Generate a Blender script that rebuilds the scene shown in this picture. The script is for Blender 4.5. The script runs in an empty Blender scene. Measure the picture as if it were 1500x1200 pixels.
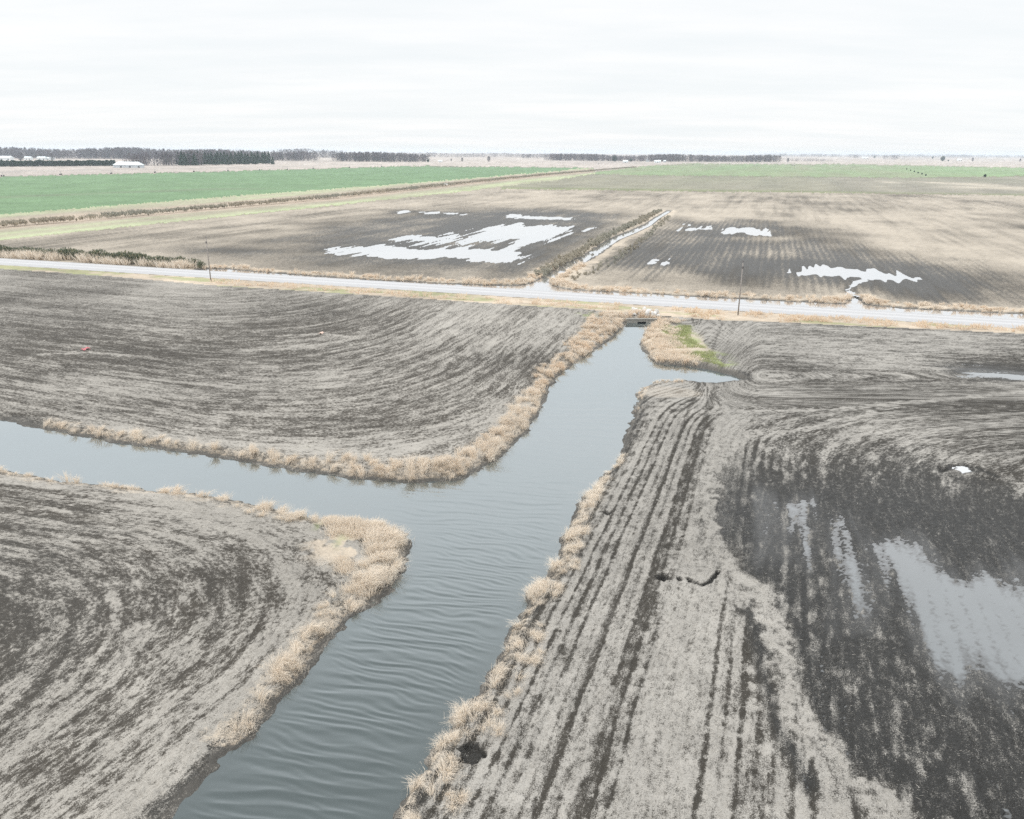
# Flooded farm fields around a drainage channel, seen from a drone 26 m up.
# Outlines were traced on the photograph (1500 x 1200) and are unprojected once onto
# the ground plane, so everything below is real geometry in metres.
import bpy, math, random
import numpy as np
from mathutils import Matrix

rng = np.random.default_rng(7)
random.seed(7)
S = bpy.context.scene
COL = S.collection

# ------------------------------------------------------------------ camera
F, HC = 1150.0, 26.0
TH, ROLL = math.atan(379 / F), math.atan(9 / 1500)
fw = np.array([0, math.cos(TH), -math.sin(TH)])
r0 = np.array([1.0, 0, 0]); u0 = np.array([0, math.sin(TH), math.cos(TH)])
cr = math.cos(ROLL) * r0 + math.sin(ROLL) * u0
cu = -math.sin(ROLL) * r0 + math.cos(ROLL) * u0


def at(px, py, z=0.0):
    """traced point of the photograph -> x, y on the plane of height z"""
    d = cr * (px - 750) / F + cu * (600 - py) / F + fw
    t = (z - HC) / d[2]
    return np.array([d[0] * t, d[1] * t])


def poly(pts, z=0.0):
    return np.array([at(p[0], p[1], z) for p in pts])


def traced(X, Y):
    """ground x, y -> position on the tracing (inverse of at)"""
    d = Y * fw[1] - HC * fw[2]
    a = X * cr[0] + Y * cr[1] - HC * cr[2]
    b = X * cu[0] + Y * cu[1] - HC * cu[2]
    d = np.maximum(d, 1e-3)
    return 750 + F * a / d, 600 - F * b / d


cam = bpy.data.cameras.new('camera')
cam.sensor_fit = 'HORIZONTAL'; cam.sensor_width = 36; cam.lens = 36 * F / 1500
cam.clip_start = 0.5; cam.clip_end = 40000
co = bpy.data.objects.new('camera', cam); COL.objects.link(co)
m = Matrix.Identity(4)
for i in range(3):
    m[i][0], m[i][1], m[i][2] = cr[i], cu[i], -fw[i]
m[0][3], m[1][3], m[2][3] = 0, 0, HC
co.matrix_world = m
S.camera = co


# ------------------------------------------------------------------ noise
def _h(ix, iy, seed):
    with np.errstate(over='ignore'):
        n = (ix.astype(np.int64) * 374761393 + iy.astype(np.int64) * 668265263 + seed * 974634777) & 0xFFFFFFFF
        n = ((n ^ (n >> 13)) * 1274126177) & 0xFFFFFFFF
        n = n ^ (n >> 16)
    return (n & 0xFFFFFF) / float(0xFFFFFF)


def vn(x, y, seed=0):
    x = np.asarray(x, float); y = np.asarray(y, float)
    fx = np.floor(x); fy = np.floor(y)
    u = x - fx; v = y - fy
    u = u * u * u * (u * (u * 6 - 15) + 10); v = v * v * v * (v * (v * 6 - 15) + 10)
    a = _h(fx, fy, seed); b = _h(fx + 1, fy, seed); c = _h(fx, fy + 1, seed); d = _h(fx + 1, fy + 1, seed)
    return (a + (b - a) * u) * (1 - v) + (c + (d - c) * u) * v


def fbm(x, y, o=3, seed=0, g=0.5):
    s = 0; w = 1.0; t = 0
    for k in range(o):
        s = s + w * vn(x * 2.03 ** k + 17.3 * k, y * 2.03 ** k - 9.1 * k, seed + k)
        t += w; w *= g
    return s / t


def ss(a, b, x):
    t = np.clip((x - a) / (b - a), 0, 1)
    return t * t * (3 - 2 * t)


def sdf(pg, X, Y, margin=12.0):
    """signed distance to a polygon, positive inside; -margin far away"""
    out = np.full(X.shape, -float(margin))
    lo = pg.min(0) - margin; hi = pg.max(0) + margin
    k = (X > lo[0]) & (X < hi[0]) & (Y > lo[1]) & (Y < hi[1])
    if not k.any():
        return out
    x = X[k]; y = Y[k]
    d2 = np.full(x.shape, 1e18); ins = np.zeros(x.shape, bool)
    n = len(pg)
    for i in range(n):
        ax, ay = pg[i]; bx, by = pg[(i + 1) % n]
        ex, ey = bx - ax, by - ay
        t = np.clip(((x - ax) * ex + (y - ay) * ey) / (ex * ex + ey * ey + 1e-12), 0, 1)
        d2 = np.minimum(d2, (x - ax - t * ex) ** 2 + (y - ay - t * ey) ** 2)
        if ay != by:
            c = ((ay > y) != (by > y)) & (x < (bx - ax) * (y - ay) / (by - ay) + ax)
            ins ^= c
    d = np.sqrt(d2)
    out[k] = np.where(ins, d, -np.minimum(d, margin))
    return out


def pdist(pl, X, Y, margin=12.0):
    """distance to an open polyline"""
    out = np.full(X.shape, float(margin))
    lo = pl.min(0) - margin; hi = pl.max(0) + margin
    k = (X > lo[0]) & (X < hi[0]) & (Y > lo[1]) & (Y < hi[1])
    if not k.any():
        return out
    x = X[k]; y = Y[k]; d2 = np.full(x.shape, float(margin) ** 2)
    for i in range(len(pl) - 1):
        ax, ay = pl[i]; ex, ey = pl[i + 1] - pl[i]
        t = np.clip(((x - ax) * ex + (y - ay) * ey) / (ex * ex + ey * ey + 1e-12), 0, 1)
        d2 = np.minimum(d2, (x - ax - t * ex) ** 2 + (y - ay - t * ey) ** 2)
    out[k] = np.sqrt(d2)
    return out


def ldist(a, b, X, Y):
    """perpendicular distance to the line through two traced points, positive to its left"""
    A = at(*a); B = at(*b); e = (B - A) / np.linalg.norm(B - A)
    return (X - A[0]) * -e[1] + (Y - A[1]) * e[0]


def smin(a, b, k):
    h = np.clip(0.5 + 0.5 * (b - a) / k, 0, 1)
    return b + (a - b) * h - k * h * (1 - h)


def curve(pts, deg=None):
    x = np.array([p[0] for p in pts], float); y = np.array([p[1] for p in pts], float)
    if deg:
        c = np.polyfit(x, y, deg)
        return lambda q: np.polyval(c, q)
    sl = (y[1] - y[0]) / (x[1] - x[0]); sr = (y[-1] - y[-2]) / (x[-1] - x[-2])
    x = np.r_[x[0] - 1500, x, x[-1] + 1500]; y = np.r_[y[0] - 1500 * sl, y, y[-1] + 1500 * sr]
    return lambda q: np.interp(q, x, y)


# ------------------------------------------------------------------ traced outlines
WL, WL2 = -0.55, -0.30          # water level of the channel, of the road ditch
MAIN_PX = [(-600, 535), (-300, 574), (0, 616), (60, 627), (130, 643), (200, 653), (270, 665), (350, 676), (430, 690), (500, 700),
           (560, 706), (620, 708), (665, 704), (705, 688), (740, 665), (765, 640), (785, 612), (800, 580), (812, 556), (840, 533),
           (870, 514), (895, 497), (912, 480), (917, 471), (960, 471), (953, 480), (944, 490), (938, 504), (943, 515), (952, 529),
           (965, 534), (1000, 536), (1040, 542), (1075, 551), (1087, 555), (1082, 560), (1040, 562), (1000, 559), (962, 560),
           (942, 568), (932, 577), (934, 592), (926, 612), (915, 640), (908, 668), (890, 692), (868, 712), (850, 737), (835, 767),
           (828, 787), (812, 822), (796, 852), (764, 868), (764, 892), (742, 932), (737, 947), (727, 977), (707, 1002), (682, 1032),
           (652, 1058), (637, 1088), (632, 1108), (602, 1142), (577, 1192), (560, 1230), (520, 1330), (170, 1330), (252, 1200),
           (288, 1155), (332, 1103), (365, 1082), (402, 1044), (442, 994), (492, 934), (532, 894), (572, 865), (598, 822),
           (601, 798), (590, 778), (560, 772), (500, 764), (440, 756), (390, 745), (330, 731), (270, 724), (200, 716), (130, 708),
           (60, 701), (0, 686), (-300, 640), (-600, 600)]
MAIN = poly(MAIN_PX, WL)
DITCH_PX = [(285, 396), (330, 394.5), (400, 401), (480, 407), (560, 411.5), (640, 416), (720, 419), (768, 419), (788, 412), (807, 400),
            (823, 390), (858, 374), (896, 350), (923, 339.5), (946, 329), (961, 319), (978, 309.5), (982, 310), (966, 319.5), (953, 330.5), (931, 341),
            (906, 351.5), (871, 376), (842, 391), (827, 401), (803, 413), (808, 420), (835, 425), (880, 428), (950, 431), (1050, 437), (1150, 442),
            (1240, 446.5), (1250, 436), (1256, 436), (1264, 447), (1330, 453), (1400, 456), (1500, 461), (1700, 472), (2000, 489),
            (2000, 499), (1500, 470), (1300, 459), (1100, 447), (900, 435), (700, 423.5), (500, 411), (300, 399)]
DITCH = poly(DITCH_PX, WL2)

roadN = curve([(0, 378), (160, 387), (305, 397.5), (500, 409), (740, 423.5), (900, 433), (1040, 442), (1130, 447), (1500, 467.5)], 1)
roadS = curve([(0, 387.5), (160, 397), (305, 407.5), (500, 420.5), (750, 436), (900, 445), (1040, 454), (1130, 459.5), (1500, 480)], 1)
vergeS = curve([(0, 394), (160, 405), (305, 418), (500, 430), (750, 447), (850, 453), (960, 462), (1040, 469), (1130, 472), (1500, 489)])
greenFar = curve([(0, 259), (150, 255.5), (300, 252), (450, 248), (600, 243.3), (750, 245), (870, 246.5), (1500, 250)])
greenNear = curve([(0, 315), (375, 285), (500, 276.5), (620, 267.5), (750, 256.5), (870, 246.5), (900, 244)])
brush = curve([(0, 329), (375, 298), (500, 288), (650, 271.5), (750, 260.5), (830, 253.2), (870, 250), (940, 243.5)])
fieldTop = curve([(0, 352), (375, 313), (500, 300), (650, 284), (750, 272), (800, 266), (870, 255.5)])
brightN = curve([(870, 252), (900, 249), (950, 243), (1010, 240), (1100, 240.5), (1250, 241), (1500, 246)])
brightS = curve([(870, 255.5), (930, 257), (1125, 259), (1300, 260.5), (1500, 258.5)])
eTop = curve([(700, 276.5), (750, 277), (1125, 281.5), (1500, 286.5)])

V = np.array([0.2996, 0.9541]); U = np.array([0.9541, -0.2996])     # field grid: along the ditches, along the road


def sub(o, s, pts):
    return [(o[0] + p[0] / s, o[1] + p[1] / s) for p in pts]


cD = lambda p: sub((480, 300), 3.571, p)
cE = lambda p: sub((920, 310), 3.409, p)
PUDDLES = [  # name of the place, outline, streak strength (m), softness (m)
    ('D', cD([(5, 255), (100, 230), (260, 206), (300, 215), (190, 243), (60, 262)]), 3, 2),
    ('D', cD([(160, 265), (210, 235), (290, 215), (400, 218), (480, 232), (600, 228), (740, 225), (830, 235), (960, 240), (1060, 250),
              (1030, 275), (980, 308), (900, 298), (740, 295), (720, 280), (640, 275), (540, 283), (330, 285), (250, 275)]), 4, 2),
    ('D', cD([(380, 180), (440, 165), (560, 165), (640, 148), (720, 150), (640, 178), (580, 205), (500, 224), (420, 212), (440, 190)]), 7, 2.5),
    ('D', cD([(600, 232), (700, 200), (760, 175), (780, 125), (1000, 96), (1040, 110), (1100, 108), (1200, 103), (1290, 118), (1280, 137),
              (1200, 162), (1150, 182), (1040, 207), (960, 234), (870, 238), (930, 205), (960, 180), (860, 200), (820, 185), (740, 203), (640, 244)]), 7, 2.5),
    ('D', cD([(925, 60), (960, 48), (1040, 58), (1280, 66), (1280, 80), (1150, 75), (1000, 72)]), 4, 4),
    ('D', cD([(1315, 137), (1400, 113), (1425, 119), (1345, 143)]), 3, 3),
    ('D', cD([(-20, 228), (95, 210), (85, 225), (0, 240)]), 4.5, 4),
    ('D', cD([(345, 40), (400, 28), (435, 38), (370, 47)]), 3, 4),
    ('D', cD([(480, 36), (570, 35), (575, 45), (500, 47)]), 4, 4),
    ('D', cD([(600, 40), (690, 42), (700, 52), (620, 50)]), 4, 4),
    ('E', cE([(265, 94), (300, 62), (322, 66), (345, 80), (370, 66), (432, 70), (428, 92), (350, 90), (290, 97)]), 3.5, 2),
    ('E', cE([(460, 85), (520, 78), (620, 76), (700, 88), (732, 122), (640, 120), (560, 106), (500, 110), (465, 102)]), 3.5, 2),
    ('E', cE([(120, 258), (145, 238), (190, 233), (240, 262), (180, 272)]), 3, 2),
    ('E', cE([(790, 302), (870, 275), (950, 262), (1000, 275), (1100, 280), (1230, 290), (1300, 290), (1360, 308), (1455, 335),
              (1400, 345), (1260, 347), (1150, 337), (1040, 332), (960, 324), (860, 320)]), 5.0, 2),
    ('E', cE([(1190, 332), (1120, 346), (1092, 372), (1084, 404), (1118, 422), (1140, 470), (1185, 470), (1155, 420), (1120, 398), (1120, 380), (1145, 358), (1200, 347)]), .2, .8),
    ('C', [(1283, 796), (1312, 788), (1332, 800), (1362, 832), (1402, 852), (1440, 838), (1470, 848), (1500, 872), (1580, 890), (1640, 960),
           (1560, 1020), (1500, 1015), (1450, 988), (1432, 955), (1408, 990), (1380, 975), (1350, 930), (1322, 882), (1302, 842)], .9, .9),
    ('C', [(1216, 752), (1228, 758), (1246, 800), (1260, 850), (1272, 902), (1266, 914), (1250, 882), (1234, 832), (1221, 785)], .35, .5),
    ('C', [(1148, 738), (1186, 732), (1194, 800), (1182, 830), (1160, 815)], 1.1, 1.2),
    ('C', [(1397, 685), (1412, 683), (1427, 690), (1412, 693)], .05, .25),
    ('C', [(1405, 541), (1450, 542), (1540, 550), (1540, 555), (1430, 548)], 3.6, 1.6),
]
PUD = [(k, poly(p, 0), a, b) for k, p, a, b in PUDDLES]
WET = {
    'D': poly([(300, 366), (470, 372), (420, 352), (560, 318), (700, 306), (830, 306), (925, 318), (880, 340), (840, 362), (790, 396), (650, 394), (540, 388), (430, 384)], 0),
    'E': poly([(855, 398), (935, 358), (985, 325), (1090, 322), (1170, 335), (1120, 352), (1180, 352), (1240, 362), (1330, 378), (1430, 398), (1500, 425), (1420, 432),
               (1280, 424), (1100, 410), (1000, 400)], 0),
    'C': poly([(1036, 702), (1062, 662), (1112, 628), (1200, 604), (1262, 596), (1330, 628), (1420, 690), (1540, 740), (1800, 800), (1800, 1330), (1480, 1330),
               (1340, 1210), (1255, 1150), (1200, 1088), (1166, 1020), (1146, 950), (1112, 858), (1078, 808), (1046, 762)], 0),
    'C2': poly([(1084, 882), (1112, 874), (1142, 930), (1128, 990), (1148, 1060), (1200, 1150), (1180, 1160), (1130, 1060), (1104, 960)], 0),
    'B': poly([(-200, 760), (90, 800), (170, 880), (120, 960), (40, 1000), (-200, 1000)], 0),
}
DRIFT = [  # pale straw lines washed up at the edge of the wet ground: line, width in m
    (poly([(1108, 632), (1066, 655), (1040, 692), (1036, 750), (1044, 800), (1070, 836), (1106, 858), (1128, 900), (1146, 965), (1160, 1022), (1196, 1090), (1240, 1140), (1300, 1190)], 0), 1.25),
    (poly([(1048, 800), (1040, 830), (1072, 850), (1090, 880)], 0), 1.1),
    (poly([(1040, 605), (1120, 602), (1220, 600), (1320, 590), (1420, 582), (1500, 574), (1600, 570)], 0), .9),
    (poly([(1090, 640), (1180, 628), (1280, 604)], 0), 1.0),
    (poly([(60, 519), (130, 516), (190, 521)], 0), .9),
    (poly([(410, 492), (470, 489), (515, 494)], 0), .9),
    (poly([(1040, 655), (1078, 640), (1060, 665)], 0), 1.6),
]
HOLES = [(972, 845, .46, .5), (996, 848, .28, .35), (1008, 849, .25, .35), (888, 750, .45, .35), (690, 1104, .55, .3), (1384, 686, .5, .3), (1448, 700, .4, .25)]
CRACKS = [(poly([(1008, 849), (1028, 857), (1040, 852), (1052, 836)], 0), .16, .3), (poly([(1380, 690), (1396, 682), (1430, 684), (1460, 697)], 0), .35, .18)]


def blob(px, py, rx, ry, X, Y):
    c = at(px, py); ex = abs(at(px + rx, py)[0] - c[0]); ey = abs(at(px, py - ry)[1] - at(px, py + ry)[1]) / 2
    return np.exp(-((X - c[0]) / ex) ** 2 - ((Y - c[1]) / ey) ** 2)


# regions of the ground sheet
R_DIST, R_A, R_B, R_C, R_D, R_E, R_GREEN, R_GREY, R_BRIGHT, R_ROAD, R_VERGE, R_BANK, R_STRIP = range(13)


def terrain(X, Y, full=True):
    sh = X.shape
    PX, PY = traced(X, Y)
    dist = np.hypot(X, Y)
    cell = dist ** 2 / HC / F * 1.3                      # ground covered by one grid cell in depth
    lod = lambda wl: np.clip(1.5 - cell / wl, 0, 1)
    near = Y < 240
    # --- wandering outlines
    wx = np.zeros(sh); wy = np.zeros(sh)
    n = near
    wx[n] = .9 * (fbm(X[n] * .45, Y[n] * .45, 3, 11) - .5) + .45 * (vn(X[n] * 2.1, Y[n] * 2.1, 14) - .5)
    wy[n] = .9 * (fbm(X[n] * .45, Y[n] * .45, 3, 21) - .5) + .45 * (vn(X[n] * 2.1, Y[n] * 2.1, 24) - .5)
    sm = sdf(MAIN, X + wx, Y + wy, 14)
    sd = sdf(DITCH, X + 1.3 * wx, Y + 1.3 * wy, 14)
    # --- regions
    rn, rs, vs = roadN(PX), roadS(PX), vergeS(PX)
    reg = np.full(sh, R_DIST)
    below = PY > vs
    inC = ldist((560, 1230), (925, 610), X, Y) < 0       # right of the channel
    A1 = ldist((0, 650), (600, 735), X, Y) > 0           # north of the left branch
    reg[below] = R_A
    reg[below & ~A1] = R_B
    kC = below & ((inC & (PY > 560)) | ((PY <= 565) & (PX > 938)))
    reg[kC] = R_C
    reg[(PY <= vs) & (PY > rs)] = R_VERGE
    reg[(PY <= rs) & (PY > rn)] = R_ROAD
    upper = PY <= rn
    PYt = PY; PY = PY + upper * (1.5 * (_h(np.round(X * 50), np.round(Y * 50), 9) - .5) + 1.0 * (vn(PX * .12, PY * .5, 8) - .5))
    ft = np.where(PX < 870, fieldTop(PX), 0)
    et = np.where(PX > 735, eTop(PX), 0)
    midl = upper & (PY > np.maximum(ft, et))
    ditchline = ldist((795, 418), (977, 309), X, Y)
    reg[midl & (ditchline > 0)] = R_D
    reg[midl & (ditchline <= 0)] = R_E
    bs = brightS(PX)
    reg[upper & ~midl & (PX > 735) & (PY > np.where(PX < 870, ft, bs))] = R_GREY
    reg[upper & (PX > 870) & (PY <= bs) & (PY > brightN(PX))] = R_BRIGHT
    gn = greenNear(PX)
    reg[upper & (PX < 900) & (PY <= ft) & (PY > gn)] = R_STRIP
    reg[upper & (PX < 875) & (PY <= gn) & (PY > greenFar(PX))] = R_GREEN
    PY = PYt
    own = reg.copy()
    reg = np.where((sm > -.5) | ((sd > -.7) & (reg != R_ROAD)), R_BANK, reg)
    # --- field coordinates: s across the rows, t along them
    a = X * U[0] + Y * U[1]; b = X * V[0] + Y * V[1]
    s = a.copy(); t = b.copy()
    dA1 = ldist((0, 612), (430, 682), X, Y); dA2 = ldist((700, 668), (880, 478), X, Y)
    k = own == R_A
    s[k] = smin(dA1[k], dA2[k], 26); t[k] = (dA2 - dA1)[k] * .8
    dB1 = -ldist((0, 690), (520, 765), X, Y); dB2 = ldist((300, 1140), (575, 850), X, Y)
    k = own == R_B
    s[k] = smin(dB1[k], dB2[k], 16); t[k] = (dB1 - dB2)[k] * .8
    dC1 = -ldist((590, 1200), (925, 620), X, Y); dC2 = -ldist((940, 566), (1100, 561), X, Y)
    dC3 = -ldist((1050, 470), (1500, 489), X, Y)
    k = own == R_C
    fan = ss(8, 26, dC1)
    sc = smin(dC1 * (1 - .1 * fan), np.maximum(dC2, -50) + 2, 12)
    tc = (dC2 - dC1 * .3)
    north = ss(600, 545, PY) * ss(1010, 1120, PX)
    s[k] = (sc * (1 - north) + dC3 * north)[k]; t[k] = (tc * (1 - north) + a * north)[k]
    out = dict(reg=reg, own=own, sm=sm, sd=sd, PX=PX, PY=PY, s=s, t=t)
    # --- relief
    wob = .8 * (fbm(X * .06, Y * .06, 2, 31) - .5) + .25 * (vn(X * .3, Y * .3, 33) - .5)
    sw = s + wob
    row = .5 + .5 * np.cos(2 * math.pi * sw / .78)
    fld = (own == R_A) | (own == R_B) | (own == R_C) | (own == R_D) | (own == R_E)
    coarse = fbm(X * .06, Y * .06, 3, 41)
    st1 = fbm(sw * .9, t * .045, 3, 51)                   # tillage streaks
    st2 = fbm(sw * 2.4, t * .22, 2, 61)
    wide = fbm(sw * .17, t * .012, 2, 71)
    fine = fbm(X * 4.2, Y * 4.2, 2, 81)
    mott = fbm(sw * 2.2, t * .8, 3, 85)
    clod = vn(X * 9.5, Y * 9.5, 91)
    z = np.zeros(sh)
    hfine = fbm(X * 5.5, Y * 5.5, 3, 87)
    zr = .09 * (hfine - .5) * lod(.25) + .05 * (st1 - .5) + .06 * (fine - .5) * lod(.3) + .05 * (clod - .5) * lod(.12) + .05 * (row - .5) * lod(.8) * .8
    z += np.where(fld, zr, .03 * (fine - .5) * lod(.3))
    z += .10 * (coarse - .5) * fld
    z -= .36 * np.clip(1.3 * blob(1015, 567, 75, 12, X, Y), 0, 1) * (own == R_C) * (PY > 545)
    # --- wet ground and puddles
    wet = np.zeros(sh); pud = np.zeros(sh); sheen = np.zeros(sh)
    big = fbm(X * .05, Y * .05, 3, 101); strk = fbm(a * .55, b * .035, 3, 111); strk2 = fbm(sw * .8, t * .06, 3, 121)
    for key, pg in WET.items():
        soft = 22 if key in 'DE' else (.7 if key == 'C2' else (2.2 if key == 'C' else 9))
        q = sdf(pg, X, Y, 40)
        nz = (strk if key in 'DE' else strk2) - .5
        wj = ss(-soft, soft * .7, q + soft * 1.5 * nz + soft * .8 * (big - .5))
        if key == 'C':
            # the top and right fade out into the drier field
            fade = np.clip(1 - .9 * ss(750, 615, PY) * (.45 + 1.1 * big), 0, 1) * (1 - .55 * ss(1300, 1500, PX) * ss(800, 640, PY))
            wj = wj * fade
        if key in 'DE':
            wj = wj * (fld & (reg >= R_D))
        wet = np.maximum(wet, wj * (.35 if key == 'B' else 1))
    for key, pg, amp, soft in PUD:
        q = sdf(pg, X + wx * (1.5 if key != 'C' else .6), Y + wy, 25)
        nz = (strk if key in 'DE' else strk2)
        mj = ss(-soft, soft, q + amp * 2.2 * (nz - .52) + .6 * amp * (fine - .5) + ((2.2 if key == 'D' else 4) * (vn(a * .8, b * .10, 116) - .5) if key in 'DE' and amp > 1 else 0))
        if key == 'C' and soft > .4:
            q2 = q + amp * 3.0 * (strk2 - .5) + 1.3 * (fine - .5) + .8 * (clod - .5)
            mj = np.clip(ss(-1.6, 1.2, q2), 0, 1)
            sheen = np.maximum(sheen, ss(-3, .8, q + 7 * (strk2 - .5)))
        if key == 'E' and amp == 5.0:
            mj = ss(-soft, soft, q - .6 + 7.5 * (vn(a * 1.25, b * .06, 113) - .5) + 4 * (vn(a * .4, b * .08, 114) - .5) - .2)
        pud = np.maximum(pud, mj)
        wet = np.maximum(wet, .85 * ss(-soft * 4, soft, q))
    soggy = wet * (own == R_C) * ss(830, 900, PY) * .60 * ss(.47, .62, strk2) * ss(.40, .72, fine * .6 + clod * .4)
    pud = np.maximum(pud, soggy)
    z -= .17 * pud * (reg != R_ROAD)
    # --- pits and washed out gullies
    pit = np.zeros(sh)
    for px, py, r, dp in HOLES:
        c = at(px, py)
        q = np.hypot(X - c[0], (Y - c[1]) * 1.05) + .12 * (fine - .5)
        q = q + r * (.5 if py == 845 else 1.1) * (vn(X * 2.6, Y * 2.6, 99) - .5); f = ss(r, r * .62, q); z -= dp * f; pit = np.maximum(pit, ss(r * 1.15, r * .8, q))
    for pl, wd, dp in CRACKS:
        q = pdist(pl, X, Y, 4) + .12 * (fine - .5)
        f = ss(wd, wd * .3, q); z -= dp * f; pit = np.maximum(pit, ss(wd * 1.2, wd * .6, q))
    # --- banks, ditches, road
    bw = np.where(inC & (sm > -12), 1.1, 1.9) * (1 + .5 * (fbm(X * .3, Y * .3, 2, 131) - .5))
    q = np.clip(-sm / bw, 0, 1)
    prof = WL + (.0 - WL) * (1 - (1 - q) ** 1.7)
    z = np.where(sm > 0, WL - np.minimum(.35 * sm, .8) - .02, np.where(-sm < bw, prof + z * q + .12 * (fine - .5) * lod(.3), z))
    q2 = np.clip(-sd / 1.8, 0, 1)
    z = np.where(sd > 0, WL2 - np.minimum(.3 * sd, .5) - .02, np.where(-sd < 1.8, WL2 + (z - WL2) * q2, z))
    rd = reg == R_ROAD
    rc = (PY - rn) / np.maximum(rs - rn, 1e-3)
    z = np.where(rd, .02 + .04 * np.clip(1 - (2 * rc - 1) ** 2, 0, 1), z)
    out['z'] = z; out['sw'] = s + .5 * wob
    if not full:
        return out
    # --- ground cover masks
    res = np.zeros(sh); grn = np.zeros(sh); stw = np.zeros(sh)
    rowm = (row - .5) * lod(.8)
    # A: long bands along the road, diagonal tillage at its right end
    k = own == R_A
    tone = -.28 * blob(120, 505, 260, 34, X, Y) - .2 * blob(520, 480, 230, 28, X, Y) - .18 * blob(620, 540, 160, 40, X, Y) \
        + .2 * blob(160, 570, 330, 26, X, Y) + .18 * blob(760, 500, 90, 34, X, Y) + .12 * blob(380, 415, 500, 10, X, Y) \
        - .14 * blob(420, 640, 300, 10, X, Y) + .14 * blob(560, 640, 120, 18, X, Y)
    vA = .52 + .8 * tone + .30 * (wide - .5) + .55 * (st1 - .5) + .5 * (coarse - .5) + .75 * (st2 - .5) * lod(1.2) + .8 * (mott - .5) * lod(.9) + .10 * rowm
    res = np.where(k, vA, res)
    # B: turning circles on the headland
    k = own == R_B
    tone = -.14 * blob(60, 740, 130, 40, X, Y) - .10 * blob(30, 880, 130, 70, X, Y) + .22 * blob(300, 770, 110, 34, X, Y) \
        + .16 * blob(150, 860, 80, 30, X, Y) + .15 * blob(220, 960, 160, 50, X, Y) + .1 * blob(60, 1080, 100, 60, X, Y)
    vB = .63 + tone + .4 * (wide - .5) + .8 * (st1 - .5) + .9 * (st2 - .5) + .9 * (mott - .5) + .08 * rowm
    res = np.where(k, vB, res)
    # wheel tracks with the bars of the tread, on both harrowed fields
    tq = (s + .5 * wob) / 7.5; ti = np.floor(tq); tf = (tq - ti - .5) * 7.5 + 3 * (vn(ti * 3.1, t * .01, 147) - .5)
    tk = np.maximum(ss(.34, .16, np.abs(tf - .95)), ss(.34, .16, np.abs(tf + .95))) * ss(.42, .62, vn(ti * 5.7, t * .022, 148)) * lod(.9)
    bars = .5 + .5 * np.sin(2 * math.pi * (t + .8 * np.abs(tf)) / .55)
    res = np.where((own == R_A) | (own == R_B), res - tk * (.18 + .30 * bars * lod(.4)), res)
    # C: stubble rows beside the channel, then rough ground
    k = own == R_C
    trk = fbm(sw * .42, t * .004 + 3, 2, 141)
    rw = (s + .14 * (vn(X * .25, Y * .25, 145) - .5)) / .68
    ri = np.floor(rw); rf = np.abs(rw - ri - .5) * .68
    lod1 = lod(1.6)
    str_ = ss(.30, .62, vn(ri * 3.7, t * .03, 151)) * .8 + .35 * ss(.5, .8, vn(ri * 5.3, t * .12, 152))
    dash = ss(.25, .60, vn(ri * 9.1, t * 1.5, 161))
    wl = .02 + .075 * vn(ri * 1.7, t * .05, 153)
    line = ss(wl + .14, wl - .04, rf + .10 * (vn(X * 5, Y * 5, 154) - .5))
    band = ss(.50, .66, vn(np.floor(rw / 3) * 2.3, t * .004, 141)) * ss(1.5, .9, np.abs(rw / 3 - np.floor(rw / 3) - .5) * 3)
    vC = .80 - line * (.30 + .70 * str_) * (.62 + .38 * dash) * .78 - .30 * band * dash - .18 * (1 - lod1) * str_ + .3 * (trk - .5)
    lim = np.clip(7 + .27 * dC2, 7, 23) + 4 * (coarse - .5)
    strip = ss(7.6, 8.4, dC1) * ss(11.4, 10.6, dC1)                      # smooth trodden strip, wheel tracks to its left, rougher to its right
    track = np.maximum(ss(.42, .18, np.abs(dC1 - 6.9)), ss(.30, .12, np.abs(dC1 - 5.0)))
    rough_ = ss(11.2, 12.0, dC1)
    vC = np.where(vC < .8, .8 - (.8 - vC) * (1 - .75 * strip), vC) - .38 * track * (.6 + .8 * (fine - .3)) + rough_ * (1.1 * (mott - .5) - .05)
    inrow = ss(lim + 3, lim - 2, dC1) * (1 - north)
    vC2 = .47 + .45 * (st1 - .5) + .7 * (coarse - .5) + .6 * (st2 - .5) + .8 * (mott - .5) - .1 * blob(1080, 590, 110, 20, X, Y) + .14 * blob(1150, 500, 330, 18, X, Y) - .3 * blob(1010, 580, 70, 9, X, Y)
    res = np.where(k, vC * inrow + vC2 * (1 - inrow), res)
    # D and E: bleached stubble
    k = (own == R_D) | (own == R_E)
    dk = .70 + .7 * (fbm(a * .05, b * .012, 3, 171) - .5) + .55 * (strk - .5) + .35 * (coarse - .5) + .25 * (fine - .5) * lod(1)
    stripe = ss(.2, .9, .5 + .5 * np.cos(2 * math.pi * (a + wob) / 1.62))
    dk = dk - .22 * (1 - stripe) * wet * (reg == R_E) * lod(6)
    dk += .2 * ss(.55, .7, fbm(a * .02, b * .03, 2, 175)) * wet
    res = np.where(k, dk, res)
    res = np.where(fld, res - .75 * wet * (.75 + .5 * (fine - .5)), res)
    # straw washed up in drifts
    for pl, wd in DRIFT:
        q = pdist(pl, X, Y, 8) + 1.1 * (fbm(X * 1.1, Y * 1.1, 3, 181) - .5) * wd
        f = ss(wd, wd * .25, q) * (.55 + .9 * (fbm(X * 2.2, Y * 2.2, 2, 191) - .25))
        res = np.maximum(res, np.clip(f, 0, 1)); wet = wet * (1 - .9 * np.clip(f, 0, 1)); pud = pud * (1 - f)
    crow = (own == R_C) * inrow
    res = res + (fine - .5) * .5 * lod(.3)
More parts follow.
